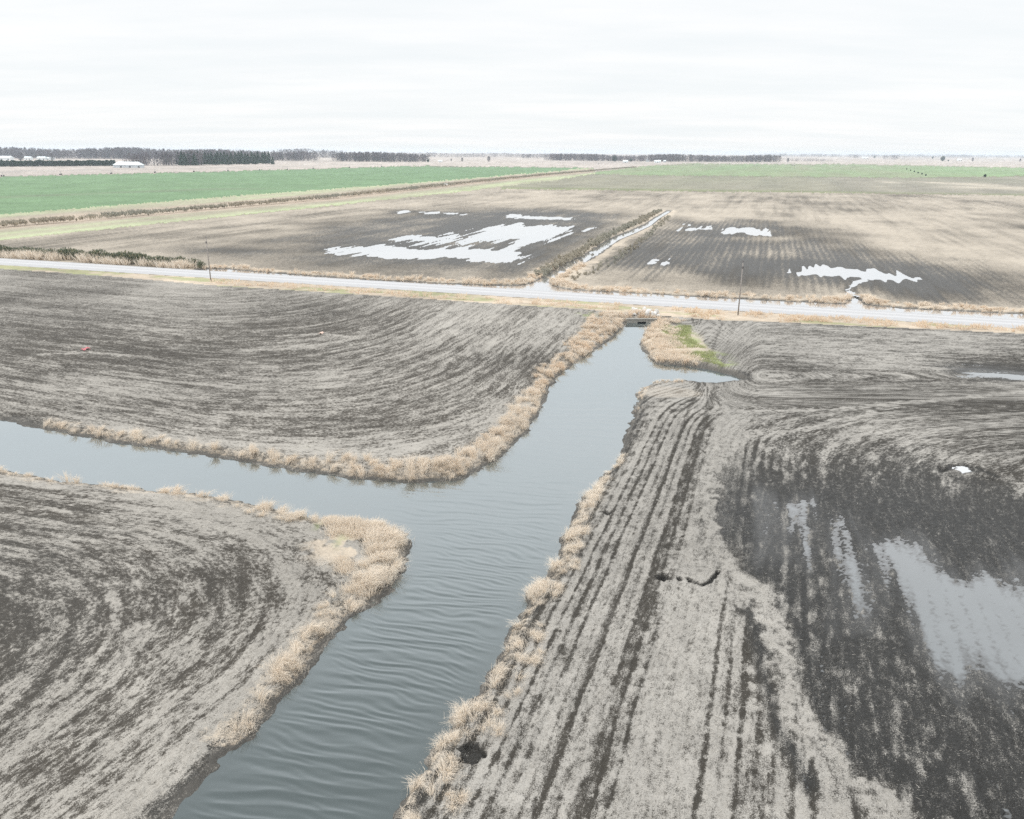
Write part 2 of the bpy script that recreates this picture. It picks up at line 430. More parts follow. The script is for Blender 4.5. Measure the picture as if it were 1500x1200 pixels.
    # scattered straw on the wet ground
    sp = ss(.70, .84, fbm(X * 2.6, Y * 2.6, 3, 201)) * lod(.5)
    res = np.where(fld, np.maximum(res, .6 * sp * (1 - .6 * wet)), res)
    res = res * (1 - pit); wet = np.maximum(wet, .8 * pit)
    # grass
    k = reg == R_VERGE
    g1 = fbm(a * .10, b * .5, 3, 211)
    vfr = (PY - rs) / np.maximum(vs - rs, 1e-3)
    grn = np.where(k, .75 * ss(.5, .8, g1 + .3 * ss(330, 60, PX) + .10 * (1 - vfr)), grn)
    stw = np.where(k, .35 + .6 * fbm(a * .3, b * .8, 3, 221), stw)
    res = np.where(k, .5, res)
    k = reg == R_STRIP
    br = brush(PX)
    wpx = np.maximum((greenNear(PX) - ft) * -1, 4)
    below_b = (PY - br) / wpx
    grn = np.where(k, np.clip((.85 * ss(.0, .5, below_b) + .62 * ss(-.12, -.30, below_b)) * (.15 + 1.25 * fbm(a * .12, b * .006, 3, 231)), 0, 1), grn)
    stw = np.where(k, .75 * ss(.3, .02, np.abs(below_b)) + .25, stw)
    z = z - np.where(k, .9 * ss(.22, .02, np.abs(below_b)), 0)
    mud = np.where(inC & (PY < 700) & (PY > 560) & (sm > -4), .15, 1.0)
    mud = np.where((PX > 1000) & (PY < 560) & (sm > -3), .25, mud) * np.where((PX < 70) & (sm > -4) & (own == R_A), .25, 1) * np.where((PX < 345) & (PY > 1085), 0, 1)
    edge = fbm(X * .8, Y * .8, 3, 215)
    outer = np.where(inC, 1.7, 2.7) * (.55 + .9 * edge)
    bk = ss(outer, outer * .45, -sm)
    stw = np.maximum(stw, np.clip(ss(.10, .45, -sm) * bk * mud, 0, 1) * (.35 + .5 * (fine - .3)))
    stw = np.maximum(stw, .6 * ss(.3, 1.2, -sd) * ss(4.5, 2.5, -sd + 3 * (edge - .5)) * (own != R_ROAD))
    mudm = np.maximum(ss(1.5, .4, -sm + 1.2 * (edge - .5)), ss(1.2, .2, -sd))
    wet = np.maximum(wet, mudm * .75); res = res * (1 - .7 * mudm)
    # the green corners by the inlet, thin green along the banks
    for (px, py, rx, ry, am) in [(992, 486, 26, 12, 1.1), (1010, 500, 22, 10, .9), (1035, 521, 32, 8, 1.0), (1058, 532, 22, 5, .8), (860, 462, 20, 7, .6),
                                 (470, 770, 14, 14, .5), (500, 792, 16, 16, .5), (440, 750, 30, 8, .4), (700, 612, 20, 10, .3), (450, 655, 40, 6, .2), (905, 455, 25, 4, .5)]:
        g = blob(px, py, rx, ry, X, Y) * am * ss(.25, .6, fbm(X * .9, Y * .9, 3, 241))
        grn = np.maximum(grn, np.clip(g, 0, 1))
    k = reg == R_C
    spit = blob(985, 500, 48, 26, X, Y) * (sm > -9) * (PY < 560)
    stw = np.where(k, np.maximum(stw, np.clip(1.3 * spit, 0, 1)), stw)
    stw = np.where(reg == R_C, np.maximum(stw, np.clip(blob(975, 572, 50, 9, X, Y) * (PY > 545) * 1.0, 0, .4)), stw)
    stw = np.where(reg == R_B, np.maximum(stw, np.clip(1.1 * blob(505, 795, 60, 32, X, Y), 0, 1) * ss(.3, .6, fbm(X * .8, Y * .8, 3, 251))), stw)
    stw = np.where((reg == R_D) | (reg == R_E), np.maximum(stw, .75 * ss(9, 2, -sd) * fbm(a * .2, b * .5, 3, 261) * 1.4), stw)
    # crops
    k = reg == R_GREEN
    grn = np.where(k, .80 + .5 * (fbm(a * .004, b * .02, 3, 271) - .5) + .25 * ss(60, 0, greenNear(PX) * 0 + (PY - greenFar(PX)) * 1.0 - 60) - .55 * ss(.62, .8, fbm(a * .006, b * .004, 3, 281)) - .45 * ss(4, .5, np.abs(PY - (289 - .034 * PX) - 5 * (vn(PX * .01, PX * 0, 283) - .5))) * ss(600, 300, PX), grn)
    k = reg == R_BRIGHT
    grn = np.where(k, .52 + .3 * ss(1300, 1450, PX) + .35 * (vn(a / 26, b * .002, 291) - .5) + .35 * (fbm(a * .004, b * .004, 2, 295) - .5), grn)
    k = reg == R_GREY
    grn = np.where(k, .36 + .3 * (fbm(a * .01, b * .003, 3, 301) - .5) + .3 * ss(-4, -1, PY - eTop(PX)), grn)
    pale = np.zeros(sh)
    for (px, py, rx, ry) in [(1303, 267, 12, 1.3), (1368, 267.5, 14, 2), (1420, 270, 34, 2.2), (1460, 275, 60, 2.5)]:
        pale = np.maximum(pale, blob(px, py, rx, ry, X, Y))
    grn = np.where(k, grn * (1 - pale), grn); res = np.where(k, .35 + .6 * pale + .3 * (fbm(a * .05, b * .004, 2, 311) - .5), res)
    k = reg == R_DIST
    res = np.where(k, .75 + .5 * (fbm(a * .003, b * .0015, 3, 321) - .5), res)
    res = np.where(reg == R_STRIP, .6, res)
    out.update(crow=crow, sheen=sheen, z=z, res=np.clip(res, 0, 1), wet=np.clip(wet, 0, 1), grn=np.clip(grn, 0, 1), stw=np.clip(stw, 0, 1), pud=pud,
               tone=np.clip(.5 + (coarse - .5) * .8 + (fbm(X * .9, Y * .9, 2, 331) - .5) * .5, 0, 1))
    return out


# ------------------------------------------------------------------ materials
def nt(name):
    mt = bpy.data.materials.new(name); mt.use_nodes = True
    t = mt.node_tree; t.nodes.clear()
    return mt, t


def N(t, typ, **kw):
    n = t.nodes.new(typ)
    for k, v in kw.items():
        if k.startswith('i_'):
            n.inputs[k[2:].replace('_', ' ')].default_value = v
        elif k.startswith('n_'):
            n.inputs[int(k[2:])].default_value = v
        else:
            setattr(n, k, v)
    return n


def L(t, a, b):
    t.links.new(a, b)


def math_n(t, op, a, b=None, clamp=False):
    n = N(t, 'ShaderNodeMath', operation=op, use_clamp=clamp)
    for i, v in enumerate((a, b)):
        if v is None:
            continue
        if isinstance(v, (int, float)):
            n.inputs[i].default_value = v
        else:
            L(t, v, n.inputs[i])
    return n.outputs[0]


def mixc(t, f, a, b):
    n = N(t, 'ShaderNodeMix', data_type='RGBA')
    for i, v in ((0, f), (6, a), (7, b)):
        if isinstance(v, (int, float)):
            n.inputs[i].default_value = v
        elif isinstance(v, tuple):
            n.inputs[i].default_value = v if len(v) == 4 else v + (1,)
        else:
            L(t, v, n.inputs[i])
    return n.outputs[2]


def ramp01(t, v, lo, hi):
    n = N(t, 'ShaderNodeMapRange', interpolation_type='SMOOTHSTEP')
    L(t, v, n.inputs[0]); n.inputs[1].default_value = lo; n.inputs[2].default_value = hi
    return n.outputs[0]


def noise(t, vec, scale, detail=2, rough=.55):
    n = N(t, 'ShaderNodeTexNoise', i_Scale=scale, i_Detail=detail, i_Roughness=rough)
    L(t, vec, n.inputs['Vector'])
    return n.outputs[0]


def ground_mat(name, soil, residue, green=(.24, .28, .12), straw=(.50, .43, .345), wetc=(.055, .054, .05), rough=.95, fine=1.0):
    mt, t = nt(name)
    out = N(t, 'ShaderNodeOutputMaterial'); bs = N(t, 'ShaderNodeBsdfPrincipled')
    A = N(t, 'ShaderNodeAttribute', attribute_name='cover'); B = N(t, 'ShaderNodeAttribute', attribute_name='tint')
    sa = N(t, 'ShaderNodeSeparateColor'); L(t, A.outputs['Color'], sa.inputs[0])
    sb = N(t, 'ShaderNodeSeparateColor'); L(t, B.outputs['Color'], sb.inputs[0])
    geo = N(t, 'ShaderNodeNewGeometry')
    n1 = noise(t, geo.outputs['Position'], 16, 2); n2 = noise(t, geo.outputs['Position'], 3.3, 3); n3 = noise(t, geo.outputs['Position'], 26, 1)
    # flecks of straw and clods drawn out along the rows (s across, t along)
    Rw = N(t, 'ShaderNodeAttribute', attribute_name='rows')
    mp1 = N(t, 'ShaderNodeMapping'); mp1.inputs['Scale'].default_value = (6.5, 2.6, 1); L(t, Rw.outputs['Vector'], mp1.inputs[0])
    mp2 = N(t, 'ShaderNodeMapping'); mp2.inputs['Scale'].default_value = (3.0, .55, 1); L(t, Rw.outputs['Vector'], mp2.inputs[0])
    f1 = noise(t, mp1.outputs[0], 1.0, 3, .6); f2 = noise(t, mp2.outputs[0], 1.0, 2, .5)
    amp = math_n(t, 'SUBTRACT', 2.3 * fine, math_n(t, 'MULTIPLY', sb.outputs[2], 1.2 * fine))
    amp = math_n(t, 'MULTIPLY', amp, math_n(t, 'SUBTRACT', 1.0, math_n(t, 'MULTIPLY', sa.outputs[1], .55)))
    r = math_n(t, 'ADD', sa.outputs[0], math_n(t, 'MULTIPLY', math_n(t, 'SUBTRACT', f1, .5), amp))
    r = math_n(t, 'ADD', r, math_n(t, 'MULTIPLY', math_n(t, 'SUBTRACT', f2, .5), .9 * fine))
    r = math_n(t, 'ADD', r, math_n(t, 'MULTIPLY', math_n(t, 'SUBTRACT', n1, .5), 1.5 * fine))
    r = math_n(t, 'ADD', r, math_n(t, 'MULTIPLY', math_n(t, 'SUBTRACT', n3, .5), 1.1 * fine))
    r = ramp01(t, r, .10, .95)
    dry = mixc(t, n2, tuple(c * .82 for c in soil), tuple(c * 1.18 for c in soil))
    resc = mixc(t, n3, tuple(c * .80 for c in residue), tuple(c * 1.2 for c in residue))
    c = mixc(t, sa.outputs[1], dry, wetc)
    c = mixc(t, r, c, resc)
    sr = ramp01(t, math_n(t, 'ADD', sb.outputs[0], math_n(t, 'MULTIPLY', math_n(t, 'SUBTRACT', n1, .5), .9)), .25, .8)
    c = mixc(t, sr, c, mixc(t, n2, tuple(v * .7 for v in straw), tuple(v * 1.15 for v in straw)))
    gr = ramp01(t, math_n(t, 'ADD', sa.outputs[2], math_n(t, 'MULTIPLY', math_n(t, 'SUBTRACT', n2, .5), .35)), .1, .95)
    c = mixc(t, gr, c, green)
    # soil brightness drifts slowly over a field
    hv = N(t, 'ShaderNodeHueSaturation'); L(t, c, hv.inputs['Color'])
    L(t, math_n(t, 'ADD', math_n(t, 'MULTIPLY', sb.outputs[1], .5), .75), hv.inputs['Value'])
    L(t, hv.outputs[0], bs.inputs['Base Color'])
    rg = math_n(t, 'SUBTRACT', rough, math_n(t, 'MULTIPLY', math_n(t, 'MULTIPLY', sa.outputs[1], math_n(t, 'SUBTRACT', 1.0, r)), .50))
    sx = N(t, 'ShaderNodeSeparateXYZ'); L(t, Rw.outputs['Vector'], sx.inputs[0])
    shn = math_n(t, 'MULTIPLY', sx.outputs[2], math_n(t, 'SUBTRACT', 1.0, r))
    L(t, math_n(t, 'SUBTRACT', rg, math_n(t, 'MULTIPLY', shn, .22), True), bs.inputs['Roughness'])
    L(t, math_n(t, 'ADD', math_n(t, 'MULTIPLY', shn, .4), .2), bs.inputs['Specular IOR Level'])
    bp = N(t, 'ShaderNodeBump', i_Strength=.6, i_Distance=.06); L(t, n1, bp.inputs['Height']); L(t, bp.outputs[0], bs.inputs['Normal'])
    L(t, bs.outputs[0], out.inputs[0])
    return mt


def water_mat(name, body, k=3.0, rough=.04, bump=0.0, tint=(1, 1, 1), bed=None, steep=False):
    mt, t = nt(name)
    out = N(t, 'ShaderNodeOutputMaterial')
    df = N(t, 'ShaderNodeBsdfDiffuse'); gl = N(t, 'ShaderNodeBsdfGlossy', i_Roughness=rough); gl.inputs['Color'].default_value = tint + (1,)
    geo = N(t, 'ShaderNodeNewGeometry')
    n2 = noise(t, geo.outputs['Position'], .35, 3)
    bc = mixc(t, n2, tuple(c * .85 for c in body), tuple(c * 1.15 for c in body))
    if bed:                                     # shallow water shows the mud under it
        da = N(t, 'ShaderNodeAttribute', attribute_name='depth')
        bc = mixc(t, da.outputs['Fac'], bed, bc)
    L(t, bc, df.inputs['Color'])
    lw = N(t, 'ShaderNodeLayerWeight', i_Blend=.5)
    f = math_n(t, 'POWER', lw.outputs['Facing'], k)
    if steep:                                   # reflection drops fast when looking down into the water
        f = math_n(t, 'MULTIPLY', f, math_n(t, 'ADD', math_n(t, 'MULTIPLY', ramp01(t, lw.outputs['Facing'], .24, .62), .68), .32))
    f = math_n(t, 'ADD', math_n(t, 'MULTIPLY', f, .98), .02, True)
    mx = N(t, 'ShaderNodeMixShader'); L(t, f, mx.inputs[0]); L(t, df.outputs[0], mx.inputs[1]); L(t, gl.outputs[0], mx.inputs[2])
    if bump:
        nn = noise(t, geo.outputs['Position'], 5.0, 2)
        bp = N(t, 'ShaderNodeBump', i_Strength=bump, i_Distance=.02); L(t, nn, bp.inputs['Height'])
        for q in (gl, lw, df):
            L(t, bp.outputs[0], q.inputs['Normal'])
    L(t, mx.outputs[0], out.inputs[0])
    return mt


def plain(name, col, rough=.8, var=.15, scale=3.0, metal=0.0):
    mt, t = nt(name)
    out = N(t, 'ShaderNodeOutputMaterial'); bs = N(t, 'ShaderNodeBsdfPrincipled', i_Roughness=rough, i_Metallic=metal)
    tc = N(t, 'ShaderNodeTexCoord')
    n = noise(t, tc.outputs['Object'], scale, 3)
    L(t, mixc(t, n, tuple(c * (1 - var) for c in col), tuple(c * (1 + var) for c in col)), bs.inputs['Base Color'])
    L(t, bs.outputs[0], out.inputs[0])
    return mt


def leaf_mat(name, dark, light, warm=None, trans=.3):
    """foliage / straw: each leaf has its own shade, a little light comes through"""
    mt, t = nt(name)
    out = N(t, 'ShaderNodeOutputMaterial')
    at_ = N(t, 'ShaderNodeAttribute', attribute_name='shade')
    sp = N(t, 'ShaderNodeSeparateColor'); L(t, at_.outputs['Color'], sp.inputs[0])
    c = mixc(t, sp.outputs[0], dark, light)
    if warm:
        c = mixc(t, sp.outputs[1], c, warm)
    df = N(t, 'ShaderNodeBsdfDiffuse'); tr = N(t, 'ShaderNodeBsdfTranslucent')
    L(t, c, df.inputs['Color']); L(t, c, tr.inputs['Color'])
    mx = N(t, 'ShaderNodeMixShader', n_0=trans); L(t, df.outputs[0], mx.inputs[1]); L(t, tr.outputs[0], mx.inputs[2])
    L(t, mx.outputs[0], out.inputs[0])
    return mt


# ------------------------------------------------------------------ mesh helpers
def mesh_np(name, verts, quads, mat, attrs=None, smooth=True):
    me = bpy.data.meshes.new(name)
    verts = np.ascontiguousarray(verts, dtype=np.float32); quads = np.ascontiguousarray(quads, dtype=np.int32)
    n, kk = quads.shape
    me.vertices.add(len(verts)); me.vertices.foreach_set('co', verts.ravel())
    me.loops.add(n * kk); me.loops.foreach_set('vertex_index', quads.ravel())
    me.polygons.add(n); me.polygons.foreach_set('loop_start', np.arange(0, n * kk, kk, dtype=np.int32))
    me.polygons.foreach_set('loop_total', np.full(n, kk, dtype=np.int32))
    me.polygons.foreach_set('use_smooth', np.full(n, smooth, dtype=bool))
    for an, arr in (attrs or {}).items():
        at_ = me.attributes.new(an, 'FLOAT_COLOR', 'POINT')
        at_.data.foreach_set('color', np.ascontiguousarray(arr, dtype=np.float32).ravel())
    me.update(calc_edges=True)
    if mat:
        me.materials.append(mat)
    return me


def link(name, me, parent=None, loc=None, rz=0):
    o = bpy.data.objects.new(name, me); COL.objects.link(o)
    if parent:
        o.parent = parent
    if loc is not None:
        o.location = loc
    o.rotation_euler = (0, 0, rz)
    return o


def tag(o, label=None, cat=None, group=None, kind=None):
    if label: o['label'] = label
    if cat: o['category'] = cat
    if group: o['group'] = group
    if kind: o['kind'] = kind
    return o


class MB:
    """collects boxes, prisms and tubes into one mesh"""
    def __init__(s): s.v = []; s.f = []
    def add(s, vs, fs):
        b = len(s.v); s.v += [tuple(map(float, v)) for v in vs]; s.f += [tuple(i + b for i in f) for f in fs]; return s
    def box(s, x0, x1, y0, y1, z0, z1):
        return s.add([(x, y, z) for z in (z0, z1) for y in (y0, y1) for x in (x0, x1)],
                     [(0, 2, 3, 1), (4, 5, 7, 6), (0, 1, 5, 4), (2, 6, 7, 3), (0, 4, 6, 2), (1, 3, 7, 5)])
    def tube(s, p, q, r0, r1=None, n=8):
        r1 = r0 if r1 is None else r1
        p = np.array(p, float); q = np.array(q, float); d = (q - p) / np.linalg.norm(q - p)
        a = np.cross(d, (0, 0, 1) if abs(d[2]) < .9 else (1, 0, 0)); a /= np.linalg.norm(a); b = np.cross(d, a)
        vs = [c + r * (math.cos(2 * math.pi * i / n) * a + math.sin(2 * math.pi * i / n) * b) for c, r in ((p, r0), (q, r1)) for i in range(n)]
        fs = [(i, (i + 1) % n, n + (i + 1) % n, n + i) for i in range(n)] + [tuple(range(n))[::-1], tuple(range(n, 2 * n))]
        return s.add(vs, fs)
    def build(s, name, mat, parent=None, smooth=False):
        me = bpy.data.meshes.new(name); me.from_pydata(s.v, [], s.f); me.materials.append(mat)
        for p in me.polygons: p.use_smooth = smooth
        me.update()
        return link(name, me, parent)


def cards(cen, nrm_l, ln, wd, shade):
    """flat leaf faces: centre, long axis, length, width"""
    n = len(cen)
    L_ = nrm_l / np.linalg.norm(nrm_l, axis=1, keepdims=True)
    r = rng.normal(size=(n, 3)); W = np.cross(L_, r); W /= np.linalg.norm(W, axis=1, keepdims=True) + 1e-9
    ln = np.broadcast_to(ln, n)[:, None] * .5; wd = np.broadcast_to(wd, n)[:, None] * .5
    v = np.stack([cen - L_ * ln - W * wd * .6, cen - L_ * ln + W * wd * .6, cen + L_ * ln * .3 + W * wd, cen + L_ * ln - W * wd * .4], 1).reshape(-1, 3)
    f = np.arange(n * 4).reshape(n, 4)
    return v, f, np.repeat(shade, 4, 0)


def sh4(a, b=0.0):
    a = np.asarray(a, float); o = np.zeros((len(a), 4)); o[:, 0] = np.clip(a, 0, 1); o[:, 1] = np.clip(b, 0, 1); o[:, 3] = 1
    return o


# ------------------------------------------------------------------ ground sheet
NC, NR = 1310, 860
pyv = np.linspace(1300, 221 + 3.9, NR)
yv = HC / np.tan(TH + np.arctan((pyv - 600) / F))
tv = np.linspace(-1.08, 1.08, NC)
Yg, Tg = np.meshgrid(yv, tv, indexing='ij')
Xg = Yg * Tg
T = terrain(Xg.ravel(), Yg.ravel())
Zg = T['z']
VT = np.stack([Xg.ravel(), Yg.ravel(), Zg], 1)
idx = np.arange(NC * NR).reshape(NR, NC)
Q = np.stack([idx[:-1, :-1], idx[:-1, 1:], idx[1:, 1:], idx[1:, :-1]], -1).reshape(-1, 4)
one = np.ones(len(Zg))
cover = np.stack([T['res'], T['wet'], T['grn'], one], 1)
tint = np.stack([T['stw'], T['tone'], T['crow'], one], 1)
rowsA = np.stack([T['sw'], T['t'], T['sheen'], one], 1)
qreg = T['reg'][Q[:, 0]]


def sheet(name, ids, mat, label, cat):
    q = Q[np.isin(qreg, ids)]
    used, inv = np.unique(q, return_inverse=True)
    me = mesh_np(name, VT[used], inv.reshape(-1, 4), mat, {'cover': cover[used], 'tint': tint[used], 'rows': rowsA[used]})
    return tag(link(name, me), label, cat, None, 'structure')


gmA = ground_mat('ploughed_soil', (.054, .048, .040), (.305, .287, .258), wetc=(.034, .033, .030))
gmC = ground_mat('stubble_soil', (.040, .036, .030), (.296, .281, .256), wetc=(.018, .0175, .016))
gmD = ground_mat('bleached_stubble', (.088, .078, .064), (.365, .322, .265), wetc=(.033, .030, .025), fine=.6)
sheet('field', [R_A], gmA, 'grey harrowed field between the road and the left arm of the channel', 'field')
sheet('field', [R_B], gmA, 'grey harrowed field corner at the lower left with curved turning marks', 'field')
sheet('field', [R_C], gmC, 'stubble field right of the channel with dark soggy ground and puddles', 'field')
sheet('field', [R_D], gmD, 'pale stubble field beyond the road with a wide sheet of white floodwater', 'field')
sheet('field', [R_E], gmD, 'wide pale stubble field beyond the road, right of the straight ditch', 'field')
sheet('field', [R_GREEN], ground_mat('winter_wheat', (.16, .15, .12), (.3, .28, .22), green=(.14, .22, .118), fine=.3),
      'large green crop field in the left distance', 'field')
sheet('field', [R_GREY], ground_mat('thin_crop', (.20, .185, .16), (.40, .36, .29), green=(.17, .19, .10), fine=.3),
      'grey green field strip in the right middle distance', 'field')
sheet('field', [R_BRIGHT], ground_mat('young_crop', (.22, .21, .15), (.3, .28, .22), green=(.205, .28, .15), fine=.3),
      'bright green striped field in the right distance', 'field')
sheet('ground', [R_DIST], ground_mat('far_stubble', (.24, .21, .19), (.42, .37, .33), fine=.3), 'pale far fields reaching to the horizon', 'ground')
sheet('grass_margin', [R_STRIP], ground_mat('grass_margin', (.2, .17, .14), (.36, .32, .25), green=(.36, .40, .245), straw=(.40, .33, .26), fine=.4),
      'pale green grass margin along the brushy ditch at the left', 'grass margin')
sheet('grass_verge', [R_VERGE, R_ROAD], ground_mat('grass_verge', (.2, .17, .14), (.36, .31, .24), green=(.27, .28, .15), straw=(.50, .42, .33), fine=.6),
      'narrow grass verge on the near side of the gravel road', 'verge')
sheet('bank', [R_BANK], ground_mat('bank_mud', (.10, .092, .08), (.27, .25, .22), straw=(.40, .33, .25), wetc=(.05, .047, .042)),
      'dark mud banks and beds of the channel and ditches', 'bank')
# the gravel road: a crowned ribbon lying on the ground sheet
rx_ = np.linspace(-900, 2400, 900); rk = np.linspace(0, 1, 13)
rv, rcv, rtn = [], [], []
for i, px in enumerate(rx_):
    pn, ps = roadN(px), roadS(px)
    A_, B_ = at(px, pn), at(px, ps)
    jn, js = .35 * (vn(np.array([i * .6]), np.array([.5]), 61)[0] - .5), .5 * (vn(np.array([i * .5]), np.array([.5]), 62)[0] - .5)
    for q_ in rk:
        w_ = q_ + (jn * (1 - q_) + js * q_) / 10
        c_ = A_ + (B_ - A_) * w_
        z_ = .0 if q_ in (0, 1) else .13 + .12 * (1 - (2 * q_ - 1) ** 2)
        rv.append((c_[0], c_[1], z_))
        tr_ = math.exp(-((q_ - .33) / .07) ** 2) + math.exp(-((q_ - .67) / .07) ** 2)
        rcv.append((.35 + .4 * tr_, 0, 0, 1)); rtn.append((0, .5 + .1 * tr_, 0, 1))
i_ = np.arange(len(rv)).reshape(len(rx_), len(rk))
rq = np.stack([i_[:-1, :-1], i_[:-1, 1:], i_[1:, 1:], i_[1:, :-1]], -1).reshape(-1, 4)[:, ::-1]
tag(link('road', mesh_np('road', np.array(rv), rq, ground_mat('pale_gravel', (.38, .38, .385), (.47, .47, .475), fine=.4), {'cover': np.array(rcv), 'tint': np.array(rtn)})),
    'straight pale gravel road crossing between the fields', 'road', None, 'structure')

# ------------------------------------------------------------------ water
Xf, Yf = Xg.ravel(), Yg.ravel()


def water_sheet(name, keep, z, mat, label, cat):
    q = Q[keep[Q].any(1)]
    used, inv = np.unique(q, return_inverse=True)
    v = np.stack([Xf[used], Yf[used], z[used]], 1)
    dp = np.clip((z[used] - Zg[used]) / .06, 0, 1)
    return tag(link(name, mesh_np(name, v, inv.reshape(-1, 4), mat, {'depth': np.stack([dp, dp, dp, dp * 0 + 1], 1)})), label, cat, None, 'structure')


a_ = Xf * U[0] + Yf * U[1]; b_ = Xf * V[0] + Yf * V[1]
k = T['sm'] > -1.5
zw = np.full(len(Xf), WL)
x, y = Xf[k], Yf[k]
calm = np.maximum(ss(500, 640, T['PX'][k] + .35 * (700 - T['PY'][k])), ss(740, 840, T['PY'][k])) * .9 + .1
ph = y * .98 + x * .16 + .75 * (fbm(x * .16, y * .34, 3, 401) - .5) * 2 + .55 * (vn(x * .30, y * .8, 405) - .5)
env = .35 + 1.1 * fbm(x * .10, y * .35, 2, 411)
w1 = np.sin(math.pi * ph / .8); w2 = np.sin(2 * math.pi * (ph * .97 + .16 * x + .3 * vn(x * .8, y * .8, 431)) / .44 + 2)
w3 = np.sin(2 * math.pi * (ph * 1.02 - .10 * x) / 1.9 + 1)
crest = .64 - np.sqrt(w1 * w1 + .012)
amp = calm * ss(-.2, 2.2, T['sm'][k]) * np.clip(1.35 - np.hypot(x, y) / 110, .28, 1.1)
zw[k] = WL + amp * (.030 * env * crest + .014 * w2 * (1.5 - env) + .008 * w3 * env + .012 * (fbm(x * .8, y * 2.6, 2, 421) - .5))
water_sheet('water', T['sm'] > -1.5, zw, water_mat('channel_water', (.050, .062, .062), k=2.0, rough=.05, bump=.05, tint=(.92, .975, 1), steep=True),
            'grey blue rippled water of the forked drainage channel', 'water')
pm = T['reg'] != R_ROAD
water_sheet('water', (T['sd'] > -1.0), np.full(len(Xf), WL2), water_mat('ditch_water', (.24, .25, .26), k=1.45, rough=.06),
            'bright water in the ditch beside the road and its straight side ditch', 'water')
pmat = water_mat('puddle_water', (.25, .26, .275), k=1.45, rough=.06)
pmatC = water_mat('muddy_puddle_water', (.11, .12, .125), k=2.9, rough=.08, bed=(.02, .02, .019))
hollow = (T['PX'] > 1385) & (T['PX'] < 1440) & (T['PY'] > 672) & (T['PY'] < 702)
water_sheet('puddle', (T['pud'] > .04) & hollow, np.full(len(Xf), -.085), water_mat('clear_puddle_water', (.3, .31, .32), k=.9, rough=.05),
            'small bright puddle in a washed out hollow on the right field', 'puddle')
for (ids, mt, lab) in (((R_D,), pmat, 'white sheets of floodwater on the stubble field left of the straight ditch'),
                       ((R_E,), pmat, 'white striped floodwater on the stubble field right of the straight ditch'),
                       ((R_C,), pmatC, 'blue grey puddles on the soggy right field')):
    water_sheet('puddle', (T['pud'] > .04) & np.isin(T['reg'], ids) & ~hollow, np.full(len(Xf), -.085), mt, lab, 'puddle')

# ------------------------------------------------------------------ dry grass on the banks
straw_m = leaf_mat('dry_reed', (.60, .525, .435), (.90, .825, .72), warm=(.76, .60, .44), trans=.45)


def zat(x, y):
    return terrain(np.asarray(x, float), np.asarray(y, float), False)


